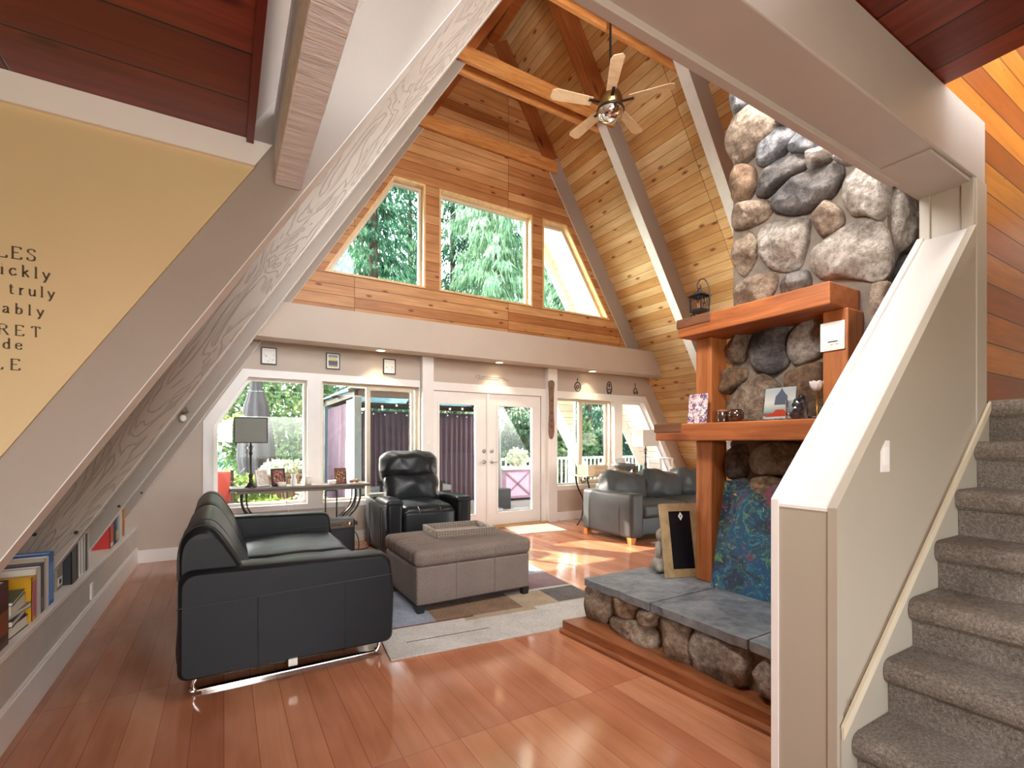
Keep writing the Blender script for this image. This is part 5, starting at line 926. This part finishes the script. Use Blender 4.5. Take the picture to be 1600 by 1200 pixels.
r = thing('wall_quote', (-.6, 2.165, 1.4), 'dark brown lettering in seven lines on the tan wall', 'wall lettering')
for txt, (u, v), caph, sp in (('RULES', (55, 408.5), .038, .36), ('quickly', (77.6, 437.5), .037, .36), ('LOVE truly', (85, 466.5), .035, .33), ('uncontrollably', (68, 494.5), .034, .44), ('REGRET', (62.5, 527), .033, .58), ('made', (34, 546.5), .034, .38), ('SMILE', (31, 578.5), .035, .6)):
    e = PY(2.165, u, v); tot = sum((wide.get(c, .3) + sp) for c in txt) - sp; x = e.x - tot * caph; m = M()
    for ch in txt:
        for st in GL.get(ch, ()):
            pts = list(zip(st[0::2], st[1::2]))
            for (a, b), (c, d) in zip(pts, pts[1:]):
                vert_ = abs(d - b) > abs(c - a) * .8; th = caph * (.13 if vert_ else .065)
                m.bar((x + a * caph, 2.1642, e.z + b * caph), (x + c * caph, 2.1642, e.z + d * caph), th, .0016, (0, 1, 0))
            for (a, b) in (pts[0], pts[-1]):
                if ch.isupper() and ch in 'RLETUVM' and b in (0, 1): m.bar((x + (a - .09) * caph, 2.1642, e.z + b * caph), (x + (a + .09) * caph, 2.1642, e.z + b * caph), caph * .05, .0016, (0, 1, 0))
        x += (wide.get(ch, .3) + sp) * caph
    m.build('lettering_line', m_text, r)
# ------------------------------------------------------------------ ceiling fan
fan = thing('ceiling_fan', (RX, 3.79, 4.70), 'ceiling fan with a bright metal light bowl hanging from the ridge', 'ceiling fan')
M().lathe((0, 0, 0), [(.012, .24), (.012, 2.62), (.06, 2.64), (.06, 2.66)], 14).build('downrod', m_dkmetal, fan, world=False)
M().lathe((0, 0, 0), [(.03, .26), (.10, .22), (.125, .16), (.125, .09), (.10, .06), (.06, .05)], 26).build('motor', plain('antique_brass', '#a98c5a', .3, 1.0), fan, world=False)
M().lathe((0, 0, 0), [(.13, .05), (.135, .03), (.115, -.03), (.06, -.055), (.02, -.06), (.0, -.058)], 28).build('light_bowl', m_chrome, fan, world=False); M().lathe((0, 0, 0), [(.14, .055), (.145, .045), (.14, .035), (.13, .04)], 28).build('bowl_ring', m_dkmetal, fan, world=False); M().lathe((0, 0, -.075), [(.0, 0), (.02, .008), (.022, .02), (.0, .022)], 14).build('finial', m_paper, fan, world=False)
m_blade = timber('pale_fan_blade', '#d3b48c', '#e8cfa8', .4, (6, 20, 20), False)
for k in range(5):
    m = M(); m.T = Matrix.Rotation(k * 2 * math.pi / 5 + .35, 4, 'Z') @ Matrix.Rotation(R(10), 4, 'X'); m.plate([(.2, -.05), (.60, -.068), (.64, -.04), (.64, .04), (.60, .068), (.2, .05)], [], lambda a, b, tt: (a, b, tt), .12, .127); o = m.build('blade', m_blade, fan, world=False)
    m = M(); m.T = Matrix.Rotation(k * 2 * math.pi / 5 + .35, 4, 'Z'); m.box(.11, .24, -.015, .015, .112, .12); m.build('blade_arm', m_dkmetal, o, world=False)
# ------------------------------------------------------------------ carpeted stairs
m_carp = NT('taupe_carpet'); v = m_carp.tc('Object'); f = m_carp.noise(v, 260, 3, .7); g = m_carp.noise(v, 90, 3, .7); h = m_carp.noise(v, 4, 4, .6)
m_carp.base(m_carp.ramp(m_carp.math('ADD', m_carp.math('ADD', m_carp.math('MULTIPLY', f, .35), m_carp.math('MULTIPLY', g, .4)), m_carp.math('MULTIPLY', h, .25)), [(.38, C('#74695f')), (.62, C('#c6bbaf')), (.5, C('#9c9187'))])); m_carp.set(Roughness=1.0); m_carp.b.inputs['Specular IOR Level'].default_value = .1; m_carp.bump(m_carp.math('ADD', f, g), 1.0, .012); m_carp = m_carp.m
st = thing('carpeted_staircase', (2.6, .1, 0), 'steep stairs carpeted in taupe beside the cream half wall', 'stairs')
NX = [1.63, 1.872, 2.104, 2.315, 2.566, 2.787, 3.017, 3.229, 3.229 + .9]; NZ = [.085, .289, .492, .684, .885, 1.089, 1.303, 1.508]; m_riser = m_carp
for k in range(8):
    x, z = NX[k], NZ[k]; zp = NZ[k - 1] if k else .0; xn = NX[k + 1]
    prof = [(x + .04, zp - .02 if k else 0.002), (x + .036, z - .085), (x + .02, z - .086), (x + .004, z - .072), (x - .004, z - .05), (x - .002, z - .024), (x + .012, z - .006), (x + .04, z), (xn + .05, z), (xn + .05, zp - .02 if k else 0.002)]
    if k == 7: prof = prof[:8] + [(4.3, z), (4.3, z - .1), (x + .06, z - .1), (x + .06, zp - .02)]
    n = 60; m = M(); m.plate(prof, [], fxz, -.75, .834); o = m.build('landing' if k == 7 else 'step', m_carp, st)
M().box(3.236, 4.3, .8345, .859, 1.2, 1.506).build('landing_edge', m_carp, st)
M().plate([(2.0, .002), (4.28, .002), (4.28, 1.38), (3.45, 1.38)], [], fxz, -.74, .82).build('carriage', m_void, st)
# ------------------------------------------------------------------ outside: deck, gazebo, planters, trees
m = M(); m.box(-9, 16, 6.66, 12.5, -.30, -.14); tag(struct(m.build('deck_floor', planks('pale_deck_boards', '#b9b2a6', '#c9c3b8', '#d6d1c7', .14, 4, .8, 0, '#7d776d', .006, .1)), 'pale deck outside the windows', 'deck'))
m = M(); m.box(-60, 70, -40, -2.2, -.6, -.12); m.box(-60, 70, 12.5, 70, -.8, -.4); m.box(-60, -9, -2.2, 12.5, -.8, -.4); m.box(16, 70, -2.2, 12.5, -.8, -.4)
tag(struct(m.build('ground', plain('lawn', '#4d5a38', .95, var=.3, sc=2)), 'green garden ground around the house', 'ground'))
# conifers sharing two meshes
def conifer(h, r, seed, dens, ln_, wd, hang):
    random.seed(seed); lf = M(); tk = M(); tk.tube([(0, 0, -.5), (0, 0, h * .5), (0, 0, h)], [.18, .11, .02], 7)
    z = 1.2
    while z < h - .2:
        f = 1 - z / h; L = r * (f ** .7) + .15
        for b in range(8):
            a = random.uniform(0, 6.283); ln = L * random.uniform(.7, 1.1); dr = random.uniform(.2, .45)
            d = Vector((math.cos(a), math.sin(a), 0)); sd = Vector((-d.y, d.x, 0)); steps = max(2, int(ln / .2))
            for k in range(1, steps + 1):
                t = k / steps; p = Vector((0, 0, z)) + d * ln * t - Vector((0, 0, 1)) * (dr * ln * t * t - .15 * ln * t)
                for q in range(dens):
                    s = random.uniform(.6, 1.2) * ln_; o = p + sd * random.uniform(-.32, .32) * (1.1 - t * .6) + d * random.uniform(-.1, .1); dn = (d * random.uniform(.0, .5) + sd * random.uniform(-.45, .45) + Vector((0, 0, -random.uniform(.2, 1.0) * hang))).normalized()
                    wv = dn.cross(Vector((random.uniform(-1, 1), random.uniform(-1, 1), .3))).normalized() * wd
                    lf.add([o, o + dn * s * .4 + wv, o + dn * s, o + dn * s * .4 - wv], [(0, 1, 2, 3)])
        z += .42
    return lf, tk
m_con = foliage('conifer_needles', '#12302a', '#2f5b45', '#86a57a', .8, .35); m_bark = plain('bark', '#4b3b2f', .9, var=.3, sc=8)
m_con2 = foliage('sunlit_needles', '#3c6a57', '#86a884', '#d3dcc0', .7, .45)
def tree(x, y, h, r, seed, mat, lab, grp=None, dens=6, ln_=.36, wd=.032, hang=1.0):
    t = thing('conifer', (x, y, -.4), lab, 'tree', grp); lf, tk = conifer(h, r, seed, dens, ln_, wd, hang)
    lf.build('foliage', mat, t, world=False); tk.build('trunk', m_bark, t, world=False); return t
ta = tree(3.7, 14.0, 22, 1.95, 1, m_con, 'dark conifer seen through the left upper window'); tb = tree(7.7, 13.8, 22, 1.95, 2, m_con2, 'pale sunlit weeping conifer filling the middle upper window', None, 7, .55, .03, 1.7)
def cp(src, x, y, s, rz, lab, g=None):
    c = copy_tree(src); c.location = (x, y, -.4); c.scale = (s, s, s); c.rotation_euler = (0, 0, rz); tag(c, lab, 'tree', g)
    if g is None and 'group' in c: del c['group']
far = 'conifer in the dense row far behind the gazebo and railing'
for x, y, s, rz, src, lab in ((11.8, 14.2, 1.0, 4, ta, 'conifer seen past the roof overhang in the right upper window'), (4.6, 18.1, 1.0, 1, ta, far), (7.5, 17.0, .9, 2.2, ta, 'dark conifer directly behind the pale weeping one'), (.9, 18.4, .95, 2, ta, far), (10.6, 18.3, 1.0, 3, ta, far), (14.4, 18.4, 1.0, 5, tb, far), (18.4, 18.2, 1, 6, ta, far), (16.0, 14.0, .9, 2, ta, far), (3.7, 22.6, 1.0, .5, ta, far), (7.7, 22.5, 1.0, 1.5, ta, far), (11.7, 22.6, 1.0, 2.5, ta, far), (15.7, 22.6, 1.0, 3.5, ta, far), (20.5, 22, 1.0, 4.5, ta, far)): cp(src, x, y, s, rz, lab, 'conifers in the far row' if lab == far else None)
def bush(c, rad, nleaf, ls, seed, mat, name, lab, cat='shrub', stem=True):
    random.seed(seed); t = thing(name, c, lab, cat); m = M()
    for i in range(nleaf):
        u = Vector((random.gauss(0, 1), random.gauss(0, 1), random.gauss(0, 1))).normalized() * random.uniform(.55, 1) ** .5; p = Vector((u.x * rad[0], u.y * rad[1], rad[2] * (1 + u.z)))
        d = Vector((random.uniform(-1, 1), random.uniform(-1, 1), random.uniform(-.6, .8))).normalized(); w_ = d.cross(Vector((random.random(), random.random(), random.random()))).normalized() * ls * .32; s = ls * random.uniform(.6, 1.2)
        m.add([p, p + d * s * .5 + w_, p + d * s, p + d * s * .5 - w_], [(0, 1, 2, 3)])
    m.build('foliage', mat, t, world=False)
    if stem: M().tube([(0, 0, 0), (0, 0, rad[2])], .03, 6).build('stem', m_bark, t, world=False)
    return t
m_lv = foliage('bright_leaves', '#435d30', '#708a45', '#a9b671', 2.5, .45); m_lv2 = foliage('mixed_leaves', '#24402f', '#4d7049', '#a3b080', 1.3, .4); m_lv3 = foliage('white_blossom', '#74895c', '#c6ccb0', '#e4e3d4', 6, .4)
bush((1.1, 12.6, -.4), (1.2, 1.1, 2.4), 4600, .2, 5, m_lv2, 'broadleaf_tree', 'leafy mottled tree behind the planter, seen through the lamp window', 'tree')
bush((-1.25, 12.6, -.4), (1.0, 1.0, 2.1), 3000, .2, 6, m_lv2, 'broadleaf_tree', 'leafy tree at the rafter side of the lamp window', 'tree')
bush((.1, 8.9, -.14), (.5, .4, .48), 700, .15, 7, m_lv, 'potted_shrub', 'pale green shrub below the lampshade, outside on the deck'); bush((.55, 7.6, -.14), (.55, .28, .32), 600, .12, 8, m_lv, 'flowering_shrub', 'low bright shrub outside under the console table')
bush((1.25, 8.6, -.14), (.25, .25, .42), 300, .10, 9, m_lv3, 'flowering_shrub', 'pale blossoming shrub beside the timber planter')
for x, y, s, sd_ in ((7.3, 12.3, 1.2, 21), (9.5, 12.3, 1.3, 22), (11.7, 12.3, 1.2, 23), (5.1, 12.3, 1.1, 24)): bush((x, y, -.4), (1.05, .6, s), 1800, .2, sd_, m_con if sd_ % 2 else m_lv2, 'hedge_shrub', 'dark leafy shrub in the hedge behind the deck railing').__setitem__('group', 'hedge shrubs behind the railing')
t = thing('hanging_plant', (.0, 8.2, 1.55), 'green plant in a hanging basket outside the lamp window', 'plant'); m = M(); random.seed(8)
for i in range(160):
    u = Vector((random.gauss(0, 1), random.gauss(0, 1), random.gauss(0, .6))).normalized(); p = Vector((u.x * .2, u.y * .2, .06 + u.z * .14)); d = Vector((u.x, u.y, random.uniform(-.6, .5))).normalized(); w_ = d.cross(Vector((0, 0, 1))).normalized() * .04; m.add([p, p + d * .06 + w_, p + d * .12, p + d * .06 - w_], [(0, 1, 2, 3)])
m.build('foliage', m_lv, t, world=False); M().lathe((0, 0, -.16), [(.08, 0), (.15, .12), (.16, .16), (.14, .16), (0, .1)], 16).build('basket', plain('grey_basket', '#6f6a63', .8), t, world=False); M().tube([(0, 0, 0), (0, 0, 1.2)], .006, 6).build('hanger', m_black, t, world=False); M().tube([(-1.0, 0, -1.69), (-1.0, 0, 1.2), (0, 0, 1.2)], .03, 8).build('post', m_dkmetal, t, world=False)
# folded parasol
t = thing('folded_parasol', (.53, 10.45, -.14), 'closed grey patio parasol seen above the lampshade', 'parasol'); m = M(); n = 40; rings = []
for zz, rr_ in ((.75, .22), (1.0, .26), (1.4, .235), (1.9, .165), (2.2, .09), (2.36, .07), (2.40, .10), (2.55, .05), (2.6, .0)): rings.append([Vector((rr_ * (1 + .16 * math.cos(8 * 2 * math.pi * k / n)) * math.cos(2 * math.pi * k / n), rr_ * (1 + .16 * math.cos(8 * 2 * math.pi * k / n)) * math.sin(2 * math.pi * k / n), zz)) for k in range(n)])
m.add([p for r_ in rings for p in r_], [(i * n + j, i * n + (j + 1) % n, (i + 1) * n + (j + 1) % n, (i + 1) * n + j) for i in range(len(rings) - 1) for j in range(n)], 0, True); m.build('canopy', plain('grey_parasol_cloth', '#3b3d3f', .9, var=.15), t, world=False)
M().tube([(0, 0, 0), (0, 0, 2.6)], .024, 8).build('pole', m_dkmetal, t, world=False); M().lathe((0, 0, 0), [(.28, 0), (.28, .04), (.08, .09)], 18).build('base', plain('parasol_base', '#55504b', .8), t, world=False); t.scale = (1.12, 1.12, 1.12)
m_plank = planks('weathered_planter_boards', '#a38b68', '#b9a27f', '#cdb996', .15, 2, .8, .3, '#6a5740', .01, .3)
t = thing('timber_planter', (.95, 9.5, -.14), 'tall timber planter box of upright boards outside the lamp window', 'planter'); m = M()
for k in range(8): m.box(.55 + .1 * k, .64 + .1 * k, 9.2, 9.23, -.14, .72 + (k % 2) * .02)
m.box(.55, 1.35, 9.23, 9.9, -.14, .66); m.build('boards', m_plank, t); M().box(.50, 1.40, 9.16, 9.95, .70, .74).build('rim', m_plank, t, .005)
bush((.95, 9.55, .66), (.42, .3, .14), 400, .14, 12, m_lv3, 'planter_flowers', 'pale flowers and grasses growing in the timber planter', 'plant', False)
t = thing('red_bench', (-.2, 7.75, -.14), 'red cushioned bench with a dark frame outside the lamp window', 'bench'); m_red = plain('red_cushion', '#9c443c', .8)
M().soft((-.23, 7.75, .35), (.62, .5, .14), .04, 4).build('seat_cushion', m_red, t); M().soft((-.23, 7.98, .66), (.62, .12, .46), .04, 4).build('back_cushion', m_red, t); M().box(-.5, .04, 7.5, 8.0, -.14, .28).build('base', m_red, t)
for x in (-.55, .10):
    M().box(x - .02, x + .02, 7.48, 7.52, -.14, .62).build('leg', m_dkmetal, t); M().box(x - .025, x + .025, 7.46, 8.04, .60, .63).build('armrest', m_dkmetal, t); M().box(x - .02, x + .02, 8.0, 8.04, -.14, .9).build('back_leg', m_dkmetal, t)
# gazebo
gz = thing('patio_gazebo', (3.2, 9.3, -.14), 'dark framed gazebo with purple curtains on the deck', 'gazebo'); m_teal = plain('slate_gazebo_post', '#4d6066', .5); m_pur = plain('purple_curtain', '#5f4f59', .9, var=.12, sc=3); m_lav = plain('pale_lavender_curtain', '#d8d2de', .9)
gx0, gx1, gy0, gy1 = 1.84, 5.30, 7.95, 10.6
for x, y in ((gx0, gy0), (gx1, gy0), (gx0, gy1), (gx1, gy1)): M().box(x - .055, x + .055, y - .055, y + .055, -.14, 2.05).build('post', m_teal, gz)
for a, b in (((gx0, gy0), (gx1, gy0)), ((gx0, gy1), (gx1, gy1)), ((gx0, gy0), (gx0, gy1)), ((gx1, gy0), (gx1, gy1))): M().bar((a[0], a[1], 2.10), (b[0], b[1], 2.10), .09, .12).build('top_rail', m_dkmetal, gz)
ap = Vector(((gx0 + gx1) / 2, (gy0 + gy1) / 2, 2.85)); cs = [Vector((gx0 - .15, gy0 - .15, 2.15)), Vector((gx1 + .15, gy0 - .15, 2.15)), Vector((gx1 + .15, gy1 + .15, 2.15)), Vector((gx0 - .15, gy1 + .15, 2.15))]
m_poly = foliage('blue_polycarbonate', '#8fa9ad', '#a3bcc0', '#b5cbce', 1, .6)
for i in range(4): M().add([cs[i], cs[(i + 1) % 4], ap, cs[i] + Vector((0, 0, .02)), cs[(i + 1) % 4] + Vector((0, 0, .02)), ap + Vector((0, 0, .02))], [(0, 2, 1), (3, 4, 5), (0, 1, 4, 3), (1, 2, 5, 4), (2, 0, 3, 5)]).build('roof_panel', m_poly, gz); M().bar(cs[i] - Vector((0, 0, .04)), ap - Vector((0, 0, .04)), .05, .06).build('hip_rafter', m_dkmetal, gz); mid = (cs[i] + cs[(i + 1) % 4]) / 2; M().bar(mid - Vector((0, 0, .04)), ap - Vector((0, 0, .04)), .04, .05).build('rafter_bar', m_dkmetal, gz)
def curtain(a, b, z0, z1, waves, amp, mat):
    a = Vector(a); b = Vector(b); d = (b - a); nrm = Vector((-d.y, d.x, 0)).normalized(); n = waves * 8; vs = []
    for zz, k in ((z0, 1.25), ((z0 + z1) / 2, 1.0), (z1, .6)):
        for i in range(n + 1): p = a + d * (i / n) + nrm * amp * k * math.sin(i / n * waves * 6.283 + .4 * math.sin(i * .21)); vs.append(Vector((p.x, p.y, zz)))
    q = n + 1; fs = [(r_ * q + i, r_ * q + i + 1, (r_ + 1) * q + i + 1, (r_ + 1) * q + i) for r_ in range(2) for i in range(n)]
    off = len(vs); vs += [v_ + nrm * .006 for v_ in vs]; fs += [tuple(off + k for k in reversed(f)) for f in fs]
    M().add(vs, fs, 0, True).build('curtain', mat, gz)
curtain((gx0 + .1, gy1 - .1, 0), (gx1 - .05, gy1 - .1, 0), -.1, 1.98, 26, .035, m_pur); curtain((gx0 + .02, gy0 + .75, 0), (gx0 + .02, gy1 - .1, 0), -.1, 1.98, 16, .04, m_pur); curtain((gx0 - .03, gy0 + .05, 0), (gx0 - .03, gy0 + .55, 0), -.1, 2.0, 5, .05, m_lav); curtain((gx1 - .04, 9.32, 0), (gx1 - .02, 9.62, 0), -.1, 2.0, 4, .04, plain('grey_curtain', '#8f9092', .9))
t = thing('string_lights', (3.2, 9.3, 1.95), 'string of small white bulbs under the gazebo rails', 'string lights'); m = M(); mb = M()
for a, b in (((gx0 + .1, gy1 - .18), (gx1 - .1, gy1 - .18)), ((gx0 + .1, gy0 + .08), (gx1 - .1, gy0 + .08)), ((gx1 - .08, gy0 + .1), (gx1 - .08, gy1 - .2)), ((gx0 + .08, gy0 + .1), (gx0 + .08, gy1 - .2))):
    A_ = Vector((*a, 2.02)); Bv = Vector((*b, 2.02)); pts = [A_.lerp(Bv, k / 40) - Vector((0, 0, .05 + .05 * abs(math.sin(k / 40 * math.pi * 5)))) for k in range(41)]; m.tube(pts, .005, 5)
    for k in range(1, 40, 3): mb.ball(pts[k] - Vector((0, 0, .028)), .022, 8)
m.build('wire', m_black, t); mb.build('bulbs', m_paper, t)
t = thing('patio_table', (3.15, 9.2, -.14), 'low dark outdoor table under the gazebo', 'table'); M().box(2.6, 3.75, 8.9, 9.5, .50, .54).build('tabletop', m_black, t)
for x in (2.65, 3.7):
    for y in (8.95, 9.45): M().box(x - .025, x + .025, y - .025, y + .025, -.14, .5).build('leg', m_black, t)
put('white_canister', M().lathe((3.18, 8.95, .54), [(.09, 0), (.09, .16), (.07, .2), (0, .2)], 16), m_paper, 'white canister on the low outdoor table', 'canister')
t = thing('outdoor_sofa', (3.2, 10.1, -.14), 'dark outdoor bench along the gazebo curtain', 'bench'); M().box(2.3, 4.3, 9.85, 10.35, -.14, .25).build('base', m_black, t); M().box(2.3, 4.3, 9.83, 10.33, .252, .36).build('seat_cushion', plain('grey_pad', '#8c9193', .9), t)
put('dark_planter_cube', M().box(5.02, 5.34, 9.0, 9.22, -.14, .30), plain('charcoal_planter', '#33373a', .6), 'dark planter cube beside the gathered grey gazebo curtain', 'planter', bevel=.01)
# pink cabinet
t = thing('pink_deck_cabinet', (6.3, 9.95, -.14), 'pale pink deck cabinet with crossed braces outside the French door', 'cabinet'); m_pink = plain('pale_pink_paint', '#c9a3b4', .6)
M().box(5.85, 6.95, 9.6, 10.3, -.08, .62).build('body', m_pink, t, .005); M().box(5.80, 7.0, 9.55, 10.35, .62, .68).build('top', plain('pale_top', '#dccbd2', .5), t, .005)
m = M(); m.box(5.85, 6.95, 9.585, 9.6, -.08, -.02); m.box(5.85, 6.95, 9.585, 9.6, .56, .62)
for x in (5.85, 6.60, 6.89): m.box(x, x + .06, 9.584, 9.6, -.08, .62)
m.bar((5.9, 9.59, .0), (6.6, 9.59, .56), .02, .04); m.bar((5.9, 9.59, .56), (6.6, 9.59, .0), .02, .04); m.bar((6.62, 9.59, .0), (6.9, 9.59, .56), .02, .04); m.bar((6.62, 9.59, .56), (6.9, 9.59, .0), .02, .04); m.build('cross_brace', plain('mauve_brace', '#8f6f7d', .6), t)
for x in (5.9, 6.88): M().box(x - .03, x + .03, 9.62, 9.68, -.14, -.08).build('foot', m_pink, t)
t.location.y += .6
bush((6.4, 10.5, .68), (.26, .22, .22), 260, .12, 14, m_lv3, 'potted_flowers', 'pale flowers standing on the pink deck cabinet', 'plant', False)
# railing
t = thing('deck_railing', (8.5, 11.6, -.14), 'white picket railing along the far side of the deck', 'railing'); m_rl = plain('cream_railing', '#e3dccd', .6); M().box(4.9, 14.5, 11.56, 11.64, .80, .86).build('top_rail', m_rl, t); M().box(4.9, 14.5, 11.58, 11.62, .0, .05).build('bottom_rail', m_rl, t)
proto = None
for k in range(60):
    x = 4.95 + .16 * k
    if proto is None: proto = M().box(-.022, .022, -.022, .022, -.14, .80).build('picket', m_rl, t, world=False); proto.location = (x - 8.5, 0, .14)
    else: c = proto.copy(); COL.objects.link(c); c.parent = t; c.location = (x - 8.5, 0, .14)
# neighbouring shed roof and patio things by the right windows
t = thing('garden_shed', (9.3, 10.2, -.14), 'shed with tan siding and a white sloping rake board outside the right windows', 'shed')
M().plate([(6.55, 2.95), (7.62, 1.2), (7.62, 2.95)], [], fxy, 9.75, 9.9, 0, lambda a, b: (a, b)).build('siding', planks('tan_siding', '#8a7b62', '#9a8b70', '#a89a7f', .16, 3, .8, 0, '#5b5040', .008, .1), t)
M().bar((6.45, 9.7, 2.95), (7.95, 9.7, .55), .22, .12, (0, 1, 0)).build('rake_board', m_white, t); M().box(7.55, 7.7, 9.76, 9.88, -.14, 2.95).build('post', m_white, t)
t = thing('covered_grill', (7.6, 8.3, -.14), 'outdoor grill under a white cover outside the sliding window', 'grill'); M().soft((7.75, 8.35, .62), (.8, .5, .42), .12, 5, (0, 0, .05), None, .02, 4).build('cover', m_paper, t); M().box(7.45, 8.05, 8.15, 8.55, -.08, .42).build('cart', m_black, t)
for x in (7.48, 8.02): M().box(x - .02, x + .02, 8.3, 8.4, -.14, -.08).build('wheel', m_black, t)
